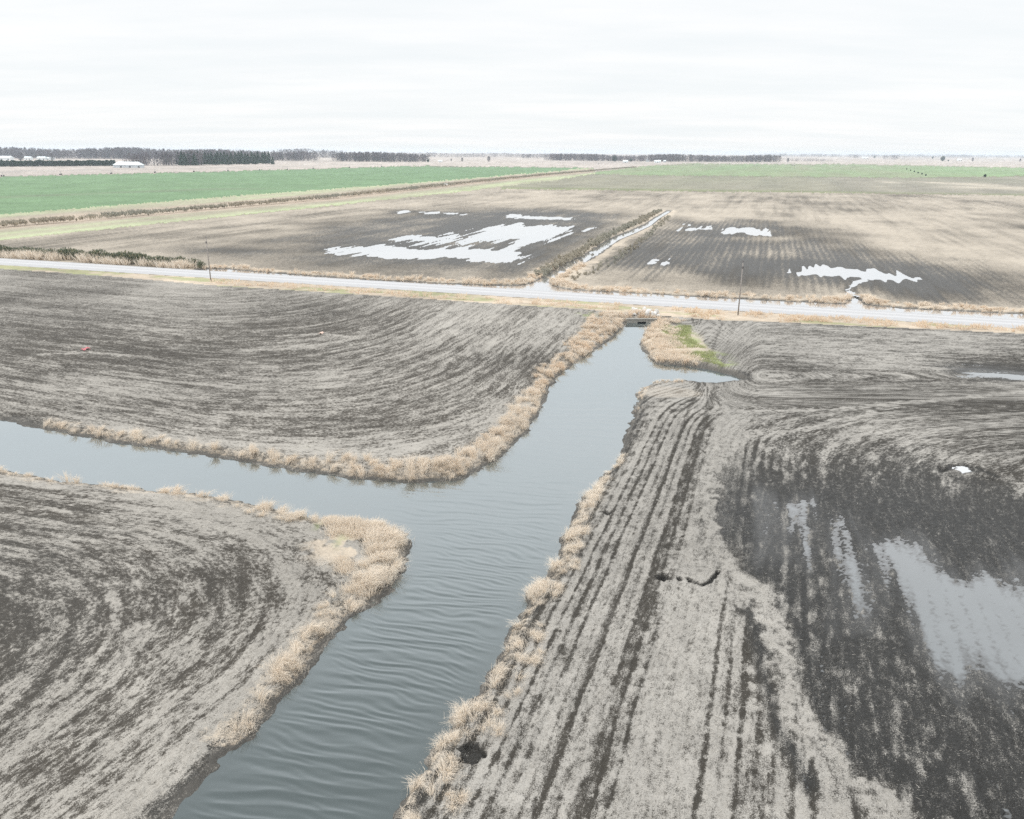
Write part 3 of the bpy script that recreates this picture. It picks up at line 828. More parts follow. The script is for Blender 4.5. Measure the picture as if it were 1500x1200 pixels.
def grass_band(name, label, pts, z, dens, hgt, bl, wid=.028, warm=.2, seed=1, lean=None, keep='main', inner=.0, pale=.0):
    """tufts of dry grass beside a traced water line: pts = (px, py, band width in m)"""
    P = np.array([at(p[0], p[1], z) for p in pts]); Wd = np.array([p[2] for p in pts], float)
    seg = np.linalg.norm(np.diff(P, axis=0), axis=1)
    area = seg * (Wd[:-1] + Wd[1:]) / 2
    n = rng.poisson(area * dens * 2.2)
    ii = np.repeat(np.arange(len(seg)), n); tt = rng.random(len(ii))
    w = Wd[ii] * (1 - tt) + Wd[ii + 1] * tt
    d = (P[ii + 1] - P[ii]) / seg[ii][:, None]
    off = inner + w * rng.random(len(ii)) * np.sign(rng.random(len(ii)) - .5)
    c = P[ii] + (P[ii + 1] - P[ii]) * tt[:, None] + np.stack([-d[:, 1], d[:, 0]], 1) * off[:, None]
    tr = zat(c[:, 0], c[:, 1])
    sdv = tr['sm'] if keep == 'main' else tr['sd']
    patch = fbm(c[:, 0] * .55, c[:, 1] * .55, 2, 500 + seed)
    w = w * (.35 + 1.3 * fbm(c[:, 0] * .22, c[:, 1] * .22, 2, 520 + seed))
    ok = (sdv < -.32) & (sdv > -np.maximum(w, .3)) & (patch > .28) & (tr['reg'] != R_ROAD)
    c = c[ok]; patch = patch[ok]; edge = -sdv[ok] / np.maximum(w[ok], .3)
    nt_ = len(c)
    hh = hgt * (.22 + 1.55 * patch) * (1 - .35 * edge) * (.75 + .5 * rng.random(nt_))
    nb = np.maximum(3, (bl * (.6 + .8 * rng.random(nt_)))).astype(int)
    ti = np.repeat(np.arange(nt_), nb); m_ = len(ti)
    ang = rng.random(m_) * 2 * math.pi; rad = np.abs(rng.normal(size=m_)) * .20
    bx = c[ti, 0] + np.cos(ang) * rad; by = c[ti, 1] + np.sin(ang) * rad
    bz = zat(bx, by)['z'] - .03
    h = hh[ti] * (.6 + .55 * rng.random(m_))
    la = ang + rng.normal(size=m_) * .7
    ln = .25 + .55 * rng.random(m_)
    dx = np.cos(la) * ln * h; dy = np.sin(la) * ln * h
    tl = rng.normal(size=(nt_, 2)) * .42
    if lean is not None:
        tl = tl + np.array(lean)
    dx = dx + tl[ti, 0] * h; dy = dy + tl[ti, 1] * h
    wa = rng.random(m_) * math.pi
    ww = wid * (.6 + .8 * rng.random(m_))
    cx, cy = np.cos(wa) * ww, np.sin(wa) * ww
    p0 = np.stack([bx, by, bz], 1); p1 = p0 + np.stack([dx * .35, dy * .35, h * .62], 1); p2 = p0 + np.stack([dx, dy, h * (.95 - .35 * ln)], 1)
    W = np.stack([cx, cy, np.zeros(m_)], 1) * .5
    v = np.stack([p0 - W, p0 + W, p1 - W * .9, p1 + W * .9, p2 - W * .35, p2 + W * .35], 1).reshape(-1, 3)
    b0 = np.arange(m_)[:, None] * 6
    f = np.concatenate([b0 + np.array([[0, 1, 3, 2]]), b0 + np.array([[2, 3, 5, 4]])], 0)
    tu = rng.random(nt_)
    shade = np.clip(.40 + .35 * rng.random(m_) + .30 * (tu[ti] - .5) + pale, 0, 1)
    wm = np.clip(warm * 1.6 * fbm(c[ti, 0] * .3, c[ti, 1] * .3, 2, 540 + seed) + .3 * (rng.random(m_) - .6), 0, 1)
    s6 = np.repeat(shade, 6)
    me = mesh_np(name, v, f, straw_m, {'shade': sh4(s6, np.repeat(wm, 6))}, smooth=False)
    print(name, label, nt_, 'tufts', m_, 'blades')
    return tag(link(name, me), label, 'dry grass', None, 'stuff')


grass_band('dry_grass', 'tall tan grass along the far bank of the left arm and its bend', [
    (40, 622, .5), (70, 629, 1.2), (130, 643, 1.5), (200, 653, 1.7), (250, 662, 1.2), (290, 668, .8), (350, 676, 2.2), (430, 690, 2.6), (500, 700, 3.2), (560, 706, 3.4),
    (620, 708, 3.4), (665, 704, 3.4), (705, 688, 3.4), (740, 665, 3.0), (765, 640, 2.8), (785, 612, 2.6), (800, 580, 2.2)], WL, 1.9, .85, 72, .021, .24, 1)
grass_band('dry_grass', 'rust tan grass on the left channel bank up to the road', [
    (796, 590, 2.0), (800, 580, 1.8), (812, 556, 2.2), (840, 533, 3.2), (870, 514, 4.2), (895, 497, 5.0), (912, 480, 6.0), (917, 471, 6.0), (915, 462, 5)], WL, 1.5, .95, 60, .033, .5, 2)
grass_band('dry_grass', 'tan grass on the spit between the channel and the inlet', [
    (960, 471, 5.5), (953, 480, 4.5), (944, 490, 4.5), (938, 504, 4.5), (943, 515, 4.0), (952, 529, 3.6), (965, 534, 3.0), (1000, 536, 1.6), (1030, 540, .8)], WL, 1.5, .65, 50, .033, .32, 3)
grass_band('dry_grass', 'thin tan grass below the inlet on the right bank', [
    (1030, 561, 1.2), (1000, 559, 2.0), (962, 560, 2.4), (942, 568, 2.0), (932, 577, 1.0), (934, 592, .8), (926, 612, .5)], WL, 1.0, .5, 26, .04, .35, 4)
grass_band('dry_grass', 'cream grass along the right channel bank in the foreground', [
    (905, 672, 0.55), (890, 692, 1.10), (868, 712, 1.21), (850, 737, 1.43), (835, 767, 1.43), (828, 787, 1.54), (812, 822, 2.03), (796, 852, 2.29), (764, 868, 2.84), (764, 892, 2.56),
    (742, 932, 2.43), (737, 947, 2.56), (727, 977, 2.29), (707, 1002, 2.29), (682, 1032, 2.56), (652, 1058, 2.97), (637, 1088, 2.97), (632, 1108, 2.56), (602, 1142, 2.97), (577, 1192, 3.10), (560, 1230, 3.10), (535, 1290, 3.10)],
    WL, 2.6, .58, 95, .014, .08, 5, (-.12, -.05), pale=.12)
grass_band('dry_grass', 'cream grass on the point and left channel bank in the foreground', [
    (345, 1097, .7), (365, 1082, 1.4), (402, 1044, 1.7), (442, 994, 1.8), (492, 934, 2.0), (532, 894, 2.1), (572, 865, 2.4), (598, 822, 2.8), (601, 798, 3.0), (590, 778, 3.0), (560, 772, 2.6)],
    WL, 2.4, .70, 92, .015, .12, 6, (.1, -.05), pale=.10)
grass_band('dry_grass', 'low cream grass on the near bank of the left arm', [
    (575, 774, 2.6), (560, 772, 2.8), (500, 764, 3.0), (440, 756, 2.8), (390, 745, 2.0), (330, 731, 1.2), (270, 724, 1.0), (200, 716, 1.1), (130, 708, .9), (60, 701, 1.0), (0, 686, 1.4), (-200, 655, 1.4)],
    WL, 2.0, .66, 80, .018, .18, 7, pale=.06)
grass_band('dry_grass', 'tan grass along the far side of the road ditch, left of the straight ditch', [
    (300, 394, 2), (330, 394.5, 3), (400, 401, 3), (480, 407, 3.5), (560, 411.5, 3.5), (640, 416, 3.5), (720, 419, 4), (768, 419, 4), (800, 407, 4), (840, 385, 3)],
    WL2, .9, .95, 24, .07, .42, 8, keep='ditch')
grass_band('dry_grass', 'tan grass along the far side of the road ditch, right of the straight ditch', [
    (850, 388, 2.5), (820, 402, 3), (800, 414, 3.5), (808, 420, 4), (835, 425, 4), (880, 428, 4), (950, 431, 4), (1050, 437, 4.5), (1150, 442, 4.5), (1240, 446.5, 5)],
    WL2, .9, .95, 24, .07, .42, 9, keep='ditch')
grass_band('dry_grass', 'tan grass along the far side of the road ditch at the right edge', [
    (1256, 436, 2), (1264, 447, 4), (1330, 453, 4.5), (1400, 456, 4.5), (1500, 461, 4.5), (1700, 472, 4.5), (1900, 483, 4)],
    WL2, .9, .9, 24, .07, .42, 10, keep='ditch')


def scatter_grass(name, label, region_pts, n, hgt, wid, bl, warm, seed, z0=0.0, pale=0, mat=None, spread=.3, kind='stuff', cat='dry grass'):
    """tufts scattered inside a traced outline"""
    pg = poly(region_pts); lo, hi = pg.min(0), pg.max(0)
    c = lo + (hi - lo) * rng.random((n * 4, 2))
    c = c[sdf(pg, c[:, 0], c[:, 1], 5) > 0]
    tr = zat(c[:, 0], c[:, 1]); pt = fbm(c[:, 0] * .35, c[:, 1] * .35, 2, 600 + seed)
    ok = (np.maximum(tr['sm'], tr['sd']) < -.3) & (tr['reg'] != R_ROAD) & (pt > .4)
    c = c[ok][:n]; pt = pt[ok][:n]
    ti = np.repeat(np.arange(len(c)), bl); m_ = len(ti)
    ang = rng.random(m_) * 2 * math.pi; rad = np.abs(rng.normal(size=m_)) * spread
    bx = c[ti, 0] + np.cos(ang) * rad; by = c[ti, 1] + np.sin(ang) * rad; bz = zat(bx, by)['z']
    h = hgt * (.5 + rng.random(m_)) * (.5 + pt[ti])
    d = np.stack([np.cos(ang) * .4 + rng.normal(size=m_) * .25, np.sin(ang) * .4 + rng.normal(size=m_) * .25, np.ones(m_)], 1)
    cen = np.stack([bx, by, bz], 1) + d / np.linalg.norm(d, axis=1, keepdims=True) * h[:, None] * .5
    v, f, s_ = cards(cen, d, h, wid, sh4(.35 + .4 * rng.random(m_) + pale, warm * rng.random(m_) * 1.5))
    return tag(link(name, mesh_np(name, v, f, mat or straw_m, {'shade': s_}, smooth=False)), label, cat, None, kind)


scatter_grass('dry_grass', 'rusty tufts on the road verge left of the channel', [(300, 409), (500, 422), (750, 438), (915, 447), (900, 458), (850, 451), (750, 446), (500, 429), (305, 416)], 420, .55, .10, 14, .6, 1)
scatter_grass('dry_grass', 'rusty tufts on the road verge right of the channel', [(985, 452), (1100, 459), (1300, 470), (1700, 493), (1700, 500), (1500, 487), (1130, 471), (1040, 468), (985, 462)], 420, .55, .10, 14, .8, 2)
scatter_grass('dry_grass', 'matted cream grass on the point where the channel forks', [(450, 745), (560, 765), (590, 790), (560, 850), (510, 870), (490, 820), (470, 780), (420, 745)], 520, .4, .03, 26, .12, 3, pale=.1)
scatter_grass('dry_grass', 'matted tan grass on the spit by the inlet', [(960, 468), (1000, 470), (990, 500), (1030, 528), (1000, 534), (960, 528), (948, 505)], 300, .4, .06, 18, .3, 4)
green_m = leaf_mat('green_grass', (.28, .31, .15), (.48, .50, .27), trans=.3)
scatter_grass('green_grass', 'fresh green grass patch on the spit by the inlet', [(970, 474), (1014, 476), (1010, 496), (1050, 520), (1078, 540), (1056, 537), (1030, 530), (982, 508)], 900, .16, .05, 14, 0, 5, mat=green_m, cat='grass')

# brush along the straight ditch and along the far green field
brush_m = leaf_mat('grey_brush', (.22, .22, .18), (.46, .44, .37), warm=(.46, .36, .26), trans=.2)


def brush_row(name, label, pts, n, hgt, wd, cards_n, leaf, seed, mat=None, cat='brush', zz=0.0):
    P = np.array([at(p[0], p[1], zz) for p in pts])
    seg = np.linalg.norm(np.diff(P, axis=0), axis=1); ii = rng.choice(len(seg), n, p=seg / seg.sum()); tt = rng.random(n)
    c = P[ii] + (P[ii + 1] - P[ii]) * tt[:, None] + rng.normal(size=(n, 2)) * wd
    hh = hgt * (.45 + .9 * fbm(c[:, 0] * .08, c[:, 1] * .08, 3, 700 + seed))
    ti = np.repeat(np.arange(n), cards_n); m_ = len(ti)
    q = rng.normal(size=(m_, 3)); q /= np.linalg.norm(q, axis=1, keepdims=True); q *= rng.random((m_, 1)) ** .4
    cen = np.stack([c[ti, 0] + q[:, 0] * hh[ti] * .55, c[ti, 1] + q[:, 1] * hh[ti] * .55, zz + hh[ti] * (.5 + .5 * q[:, 2])], 1)
    d = np.stack([q[:, 0], q[:, 1], np.abs(q[:, 2]) + .7], 1)
    tu = rng.random(n)
    v, f, s_ = cards(cen, d, leaf * (.6 + .8 * rng.random(m_)), leaf * .4, sh4(.2 + .5 * tu[ti] + .35 * (rng.random(m_) - .3), .8 * (fbm(c[ti, 0] * .03, c[ti, 1] * .03, 2, 750 + seed) - .35)))
    return tag(link(name, mesh_np(name, v, f, mat or brush_m, {'shade': s_}, smooth=False)), label, cat, None, 'stuff')


brush_row('brush', 'grey scrub lining the left side of the straight ditch', [(788, 405), (832, 380), (884, 349), (934, 326), (966, 309)], 420, 1.05, 1.0, 40, .5, 1)
brush_row('brush', 'low scrub lining the right side of the straight ditch', [(832, 413), (872, 396), (902, 380), (948, 346), (980, 317)], 150, .8, .8, 26, .4, 2)
brush_row('brush', 'brown scrub in the ditch along the green field', [(-150, 342), (0, 330), (150, 318), (300, 305), (450, 292), (560, 281), (640, 272.5), (700, 266), (800, 256), (860, 251), (930, 245)], 3600, 1.5, 2.2, 18, .8, 3)

# ------------------------------------------------------------------ roadside shrubs (things)
leafD = leaf_mat('dark_scrub_leaf', (.05, .065, .045), (.22, .25, .17), warm=(.34, .30, .19), trans=.2)
bark = plain('grey_bark', (.16, .13, .11), .9)


def shrub_mesh(seed, h, w, n=420):
    r = np.random.default_rng(seed)
    q = r.normal(size=(n, 3)); q /= np.linalg.norm(q, axis=1, keepdims=True); q *= r.random((n, 1)) ** .35
    lob = 1 + .35 * np.sin(3 * np.arctan2(q[:, 1], q[:, 0]) + seed)
    cen = np.stack([q[:, 0] * w * .5 * lob, q[:, 1] * w * .5 * lob, h * (.52 + .48 * q[:, 2])], 1)
    d = np.stack([q[:, 0], q[:, 1], np.abs(q[:, 2]) + .8], 1)
    v, f, s_ = cards(cen, d, .5 * (.6 + .8 * r.random(n)), .22, sh4(.1 + .9 * r.random(n) ** 1.5, .75 * (r.random(n) < .2 + .4 * (q[:, 2] < -.2))))
    return mesh_np('foliage', v, f, leafD, {'shade': s_}, smooth=False)


def stem_mesh(seed, h):
    b = MB(); r = random.Random(seed)
    for i in range(5):
        a = r.random() * 6.28; b.tube((.1 * math.cos(a), .1 * math.sin(a), -.1), (.5 * math.cos(a), .5 * math.sin(a), h * .7), .05, .015, 5)
    me = bpy.data.meshes.new('stem'); me.from_pydata(b.v, [], b.f); me.materials.append(bark)
    return me


sm_ = [(shrub_mesh(i, 2.7, 3.4), stem_mesh(i, 2.7)) for i in range(5)]
for i in range(34):
    px = -30 + i * 9.8 + random.uniform(-2, 2)
    p = at(px, roadN(px) - 3.0 - random.uniform(0, 2.2))
    o = tag(link('shrub', None, None, (p[0], p[1], -.05), random.random() * 6.28), 'dark scrubby shrub in the row beside the road left of the pole', 'shrub', 'shrubs in a row along the road')
    s_ = random.uniform(.8, 1.15) * (1 - .35 * max(0, (i - 26) / 8)); o.scale = (s_, s_, s_)
    f_, st_ = random.choice(sm_)
    link('foliage', f_, o); link('stem', st_, o)
scatter_grass('dry_grass', 'pale grass clumps in front of the roadside shrubs', [(-60, 371), (0, 374.5), (150, 383), (300, 393), (300, 396.5), (150, 386.5), (0, 378), (-60, 375)], 900, 1.5, .14, 26, .1, 6, pale=.05, spread=.5)

# ------------------------------------------------------------------ far trees
twig_m = leaf_mat('bare_twigs', (.085, .08, .095), (.20, .19, .215), warm=(.17, .125, .115), trans=.1)
fir_m = leaf_mat('fir_needles', (.018, .04, .028), (.06, .10, .065), trans=.1)
wood_m = plain('tree_bark', (.13, .11, .10), .95)


def bare_crown(r, n, h, w):
    """upswept twig faces of one leafless crown, base at 0"""
    t_ = r.random(n) ** .7
    ang = r.random(n) * 6.283; rr = w * .5 * np.sqrt(r.random(n)) * np.sin(np.clip(.25 + t_ * 2.7, 0, 3.0)) ** .8
    cen = np.stack([np.cos(ang) * rr, np.sin(ang) * rr, h * (.05 + .91 * t_)], 1)
    d = np.stack([np.cos(ang) * .5, np.sin(ang) * .5, np.full(n, .9)], 1) + r.normal(size=(n, 3)) * .3
    return cen, d


def wood(name, label, x0, x1, base, h, depth, spc, cat='wood', mat=None, evergreen=0.0, cardsn=46, zlow=0):
    """a far wood that reads as one mass: base = traced foot line (px -> py)"""
    r = np.random.default_rng(int(abs(x0 * 3 + x1)))
    cs, ds, ls, ws, sh, wm = [], [], [], [], [], []
    p0 = at(x0, base(x0)); p1 = at(x1, base(x1))
    ln = np.linalg.norm(p1 - p0); n = int(ln * depth / spc ** 2)
    e = (p1 - p0) / ln; nn = np.array([-e[1], e[0]]);  nn = nn if nn[1] > 0 else -nn
    for i in range(n):
        s_ = r.random() * ln; dd = r.random() ** 1.5 * depth
        px = x0 + (x1 - x0) * s_ / ln
        c = at(px, base(px)) + nn * dd
        hh = h * (.78 + .3 * r.random() + .12 * math.sin(s_ * .02)); ww = spc * (1.0 + .8 * r.random())
        q, d = bare_crown(r, cardsn, hh, ww)
        q[:, :2] += c; cs.append(q); ds.append(d); ls.append(hh * .16 * (.6 + .8 * r.random(cardsn))); ws.append(np.full(cardsn, hh * .022 * (1 + spc / 12)))
        sh.append(.15 + .55 * r.random() + .3 * r.random(cardsn)); wm.append(np.full(cardsn, .5 * r.random()))
        # trunk
        k = 3
        q = np.stack([np.full(k, c[0]), np.full(k, c[1]), hh * np.array([.1, .25, .4])], 1)
        cs.append(q); ds.append(np.tile([0, 0, 1.0], (k, 1)) + r.normal(size=(k, 3)) * .03); ls.append(np.full(k, hh * .22)); ws.append(np.full(k, .7)); sh.append(np.full(k, .05)); wm.append(np.zeros(k))
    v, f, s_ = cards(np.concatenate(cs), np.concatenate(ds), np.concatenate(ls), np.concatenate(ws), sh4(np.concatenate(sh), np.concatenate(wm)))
    print(name, label, n, len(f))
    return tag(link(name, mesh_np(name, v, f, mat or twig_m, {'shade': s_}, smooth=False)), label, cat, None, 'stuff')


lin = lambda x0, y0, x1, y1: (lambda x: y0 + (y1 - y0) * (x - x0) / (x1 - x0))
wood('wood', 'long blue grey wood at the far left behind the dark hedge', -260, 270, lin(-260, 231, 270, 233.5), 25.5, 160, 12, cardsn=56)
wood('wood', 'brown leafless wood between the white barn and the firs', 190, 300, lin(190, 243, 300, 242.5), 19.5, 60, 8, cardsn=60)
wood('wood', 'leafless wood behind and right of the firs', 255, 454, lin(255, 235, 454, 236), 23, 120, 10, cardsn=56)
wood('wood', 'blue far wood seen through the gap right of the firs', 400, 500, lin(400, 231, 500, 231.5), 26, 160, 18, cardsn=30)
wood('wood', 'grey leafless wood block left of the middle of the horizon', 486, 612, lin(486, 236.5, 612, 237.8), 19.5, 90, 8, cardsn=60)
wood('wood', 'thin leafless copse just right of the grey wood block', 614, 626, lin(614, 237.2, 626, 237.4), 17, 20, 7, cardsn=50)
wood('wood', 'long blue wood along the middle of the horizon', 600, 830, lin(600, 230.0, 830, 230.8), 16, 200, 24, cardsn=26)
wood('wood', 'low dark blue wood in the middle of the horizon', 760, 792, lin(760, 231.6, 792, 232), 14, 60, 12, cardsn=40)
wood('wood', 'grey leafless wood left of the pale gap', 797, 943, lin(797, 235.2, 943, 236.8), 17.5, 110, 9, cardsn=56)
wood('wood', 'grey leafless wood right of the pale gap', 953, 1146, lin(953, 237.0, 1146, 237.9), 18, 110, 9, cardsn=56)
wood('wood', 'very pale blue wood on the right horizon', 1130, 1620, lin(1130, 229.6, 1620, 232.2), 18, 260, 34, cardsn=22)
wood('wood', 'small blue copse with gaps on the right horizon', 1298, 1327, lin(1298, 233.6, 1327, 233.8), 17, 60, 15, cardsn=30)
wood('wood', 'small blue copse beside far white sheds', 1253, 1262, lin(1253, 231.8, 1262, 231.8), 17, 60, 15, cardsn=30)
wood('wood', 'low pale brush line right of the lone tree', 1160, 1222, lin(1160, 236.5, 1222, 236.3), 8, 40, 10, cardsn=24)


def tree_meshes(kind, seed):
    r = np.random.default_rng(seed)
    if kind == 'fir':
        n = 900; t_ = r.random(n) ** 1.25; ang = r.random(n) * 6.283
        rad = 3.9 * (1 - t_) ** .8 * (.45 + .55 * r.random(n)) * (1 + .25 * np.sin(t_ * 40)) + .15
        cen = np.stack([np.cos(ang) * rad, np.sin(ang) * rad, 1.2 + 17.0 * t_], 1)
        d = np.stack([np.cos(ang), np.sin(ang), np.full(n, -.45)], 1) + r.normal(size=(n, 3)) * .25
        v, f, s_ = cards(cen, d, 1.7 * (.5 + .7 * (1 - t_)), .8, sh4(.15 + .85 * r.random(n) ** 1.4))
        cm = mesh_np('crown', v, f, fir_m, {'shade': s_}, smooth=False)
        b = MB().tube((0, 0, -.2), (0, 0, 16), .3, .05, 6)
    elif kind == 'bush':
        n = 420; q = r.normal(size=(n, 3)); q /= np.linalg.norm(q, axis=1, keepdims=True); q *= r.random((n, 1)) ** .35
        cen = np.stack([q[:, 0] * 4, q[:, 1] * 4, 4.6 + q[:, 2] * 4.2], 1)
        v, f, s_ = cards(cen, q + [0, 0, .5], 1.6, .8, sh4(r.random(n)))
        cm = mesh_np('crown', v, f, fir_m, {'shade': s_}, smooth=False); b = MB().tube((0, 0, -.2), (0, 0, 5), .3, .1, 6)
    else:
        q, d = bare_crown(r, 420, 13, 9)
        v, f, s_ = cards(q, d, 2.2 * (.5 + r.random(420)), .34, sh4(.1 + .6 * r.random(420), .4 * r.random(420)))
        cm = mesh_np('crown', v, f, twig_m, {'shade': s_}, smooth=False)
        b = MB().tube((0, 0, -.2), (0, 0, 6), .4, .25, 6)
        for k in range(6):
            a = k * 1.05 + r.random(); b.tube((0, 0, 4 + .3 * k), (2.6 * math.cos(a), 2.6 * math.sin(a), 9 + r.random() * 2), .2, .05, 5)
    tm = bpy.data.meshes.new('trunk'); tm.from_pydata(b.v, [], b.f); tm.materials.append(wood_m)
    return cm, tm


TM = {(k, i): tree_meshes(k, 40 + i) for k in ('fir', 'bush', 'bare') for i in range(3)}


def tree(name, label, cat, kind, px, py, h, group=None, wide=1.0):
    p = at(px, py)
    ref = {'fir': 18.4, 'bush': 8.8, 'bare': 13.0}[kind]
    o = tag(link(name, None, None, (p[0], p[1], 0), random.random() * 6.28), label, cat, group)
    s_ = h / ref; o.scale = (s_ * wide, s_ * wide, s_)
    c, t_ = TM[(kind, random.randrange(3))]
    link('crown', c, o); link('trunk', t_, o)
    return o


firs = [262 + i * 4.9 for i in range(29)]
for i, px in enumerate(firs):
    dy = random.choice((0, -.7, -1.3))
    tree('fir_tree', 'dark green fir in the dense row right of the white barn' if i < 27 else ('second to last fir at the right end of the dense row' if i == 27 else 'short last fir at the right end of the dense row'), 'fir tree', 'fir', px + random.uniform(-1, 1), lin(262, 243.2, 402, 241.2)(px) + dy,
         random.uniform(19.5, 23.5) * (.72 if i == 28 else 1), 'fir trees in a row', 1.15)
# dark evergreen hedge at the far left: clipped row, one thing
r_ = np.random.default_rng(5)
pa, pb = at(-250, 246.2), at(170, 243.2)
n = 30000; tt = r_.random(n); dpt = r_.random(n) * 6; hz = r_.random(n) ** .7 * 7.6
e_ = (pb - pa) / np.linalg.norm(pb - pa); nn_ = np.array([-e_[1], e_[0]])
lump = .8 + .4 * fbm(tt * 90, tt * 0, 2, 801)
cen = np.stack([pa[0] + (pb[0] - pa[0]) * tt + nn_[0] * dpt, pa[1] + (pb[1] - pa[1]) * tt + nn_[1] * dpt, hz * lump + .3], 1)
v, f, s_ = cards(cen, r_.normal(size=(n, 3)) + [0, 0, .8], 1.9, 1.1, sh4(.1 + .7 * r_.random(n) ** 1.3))
tag(link('hedge', mesh_np('hedge', v, f, fir_m, {'shade': s_}, smooth=False)), 'long dark evergreen hedge left of the white barn', 'hedge')

for a in [('bush_tree', 'dark rounded evergreen at the right end of the grey wood block', 'tree', 'bush', 627, 237.8, 6.5),
          ('bare_tree', 'small leafless tree left of two lone trees before the horizon', 'tree', 'bare', 661, 236.3, 6.5),
          ('bare_tree', 'leafless lone tree, middle one in the pale field before the horizon', 'tree', 'bare', 677, 237.0, 9.5),
          ('bare_tree', 'tall dark leafless lone tree left of the middle of the horizon', 'tree', 'bare', 716, 237.2, 13.5),
          ('bush_tree', 'dark green evergreen in front of the grey wood, left of the pale gap', 'tree', 'bush', 900, 236.9, 15.0),
          ('bush_tree', 'dark evergreen beside the white house left of the pale gap', 'tree', 'bush', 924, 237, 9.0),
          ('bare_tree', 'rounded lone leafless tree just right of the long wood', 'tree', 'bare', 1154, 238, 11.5),
          ('bush_tree', 'dark dense lone tree on the right horizon', 'tree', 'bush', 1380.5, 236.2, 17),
          ('bush_tree', 'small pale blue tree left of the dark dense tree on the right', 'tree', 'bush', 1366, 232.5, 11),
          ('bush_tree', 'low bush right of the dark dense tree on the right horizon', 'bush', 'bush', 1389, 236.6, 5.5),
          ('bare_tree', 'thin lone leafless tree right of the far white shed', 'tree', 'bare', 1424.5, 236.8, 13),
          ('bare_tree', 'thin lone leafless tree at the right edge', 'tree', 'bare', 1494, 237, 11),
          ('bush_tree', 'small pale tree between the far copses on the right', 'tree', 'bush', 1281, 231.8, 11),
          ('bush_tree', 'dark round bush at the near edge of the green field on the right', 'bush', 'bush', 1442.5, 259.8, 3.6),
          ('bare_tree', 'faint leafless tree in the pale field left of the straight ditch end', 'tree', 'bare', 876.5, 241.2, 3.0)]:
    tree(*a)
for i in range(6):
    tree('bush_tree', 'small round bush in the short row crossing the right green field', 'bush', 'bush', 1328 + i * 5.6, 248.6 + i * 1.85, 2.2, 'bushes in a short row')

# ------------------------------------------------------------------ buildings
white = plain('white_siding', (.78, .80, .80), .6, .05); roofm = plain('pale_metal_roof', (.70, .76, .78), .45, .06)
greyw = plain('grey_siding', (.50, .54, .57), .7, .1); darkm = plain('dark_opening', (.05, .05, .055), .6)
roofg = plain('grey_shingle', (.26, .27, .29), .9, .15)
glass = plain('window_glass', (.06, .08, .10), .15)


def house(name, label, px, py, w, d, hw, hr, wall, roof, rz=0, doors=2, windows=4, cat='house', hip=0.0, chimney=False):
    p = at(px, py)
    o = tag(link(name, None, None, (p[0], p[1], 0), rz), label, cat)
    x, y = w / 2, d / 2
    MB().add([(-x, -y, -.2), (x, -y, -.2), (x, y, -.2), (-x, y, -.2), (-x, -y, hw), (x, -y, hw), (x, y, hw), (-x, y, hw), (-x + .01, 0, hw + (0 if hip else hr - .05)), (x - .01, 0, hw + (0 if hip else hr - .05))],
             [(0, 1, 5, 4), (2, 3, 7, 6), (1, 2, 6, 9, 5), (3, 0, 4, 8, 7)]).build('wall', wall, o)
    e = .5; k = hip
    rf = MB().add([(-x - e, -y - e, hw - .12), (x + e, -y - e, hw - .12), (x + e, y + e, hw - .12), (-x - e, y + e, hw - .12), (-x - e + k, 0, hw + hr), (x + e - k, 0, hw + hr),
                   (-x - e, -y - e, hw - .3), (x + e, -y - e, hw - .3), (x + e, y + e, hw - .3), (-x - e, y + e, hw - .3)],
                  [(0, 1, 5, 4), (2, 3, 4, 5), (3, 0, 4), (1, 2, 5), (0, 6, 7, 1), (1, 7, 8, 2), (2, 8, 9, 3), (3, 9, 6, 0), (6, 9, 8, 7)]).build('roof', roof, o)
    if chimney:
        MB().box(w * .15, w * .15 + .8, -.4, .4, hw + hr * .5, hw + hr + 1.0).build('chimney', greyw, rf)
    for i in range(doors):
        cx = -x + w * (i + .5) / doors + (.12 * w if doors > 1 else 0); dw = min(2.4, w * .12)
        dr = MB().box(cx - dw / 2, cx + dw / 2, -y - .06, -y + .05, 0, hw * .62).build('door', darkm, o)
    for i in range(windows):
        cx = -x + w * (i + .5) / windows
        if any(abs(cx - (-x + w * (j + .5) / doors + (.12 * w if doors > 1 else 0))) < 2 for j in range(doors)):
            continue
        MB().box(cx - .6, cx + .6, -y - .05, -y + .04, hw * .38, hw * .75).build('window', glass, o)
    return o


house('barn', 'long low white barn left of the firs', 189, 245.7, 38, 14, 4.0, 4.0, greyw, roofm, 0, 3, 0, 'barn', 5.0)
MB_ = house('shed', 'small white shed beside the leafless trees left of the middle', 645, 237.7, 8, 6, 2.6, 2.0, white, roofm, 0, 1, 2, 'shed')
house('farmhouse', 'white farmhouse before the grey wood, left of the pale gap', 916, 238.6, 11, 8, 3.4, 2.8, white, roofm, 0, 1, 4, 'house', 0, True)
house('farmhouse', 'grey roofed house standing in the pale gap of the wood', 948.5, 237.2, 8, 8, 4.5, 4.5, greyw, roofg, 1.57, 1, 2, 'house', 0, True)
house('farmhouse', 'white farmhouse before the long wood, right of the pale gap', 963, 239, 14, 9, 4.2, 2.6, white, roofm, 0, 1, 4, 'house', 0, True)
house('shed', 'small grey white shed right of the white farmhouse', 973.5, 238, 5, 6, 4, 1.6, greyw, roofm, 0, 1, 0, 'shed')
house('shed', 'far white shed on the right horizon beside the dark dense tree', 1405, 235.8, 14, 9, 4.5, 3, white, roofm, 0, 2, 0, 'shed')
house('shed', 'pale far sheds beside the small blue copse on the right horizon', 1267, 232.6, 26, 12, 5, 3, white, roofm, 0, 2, 0, 'shed')
house('shed', 'pale low building behind the dark hedge at the far left', 8, 234.8, 30, 16, 5, 4, white, roofm, 0, 2, 0, 'shed')
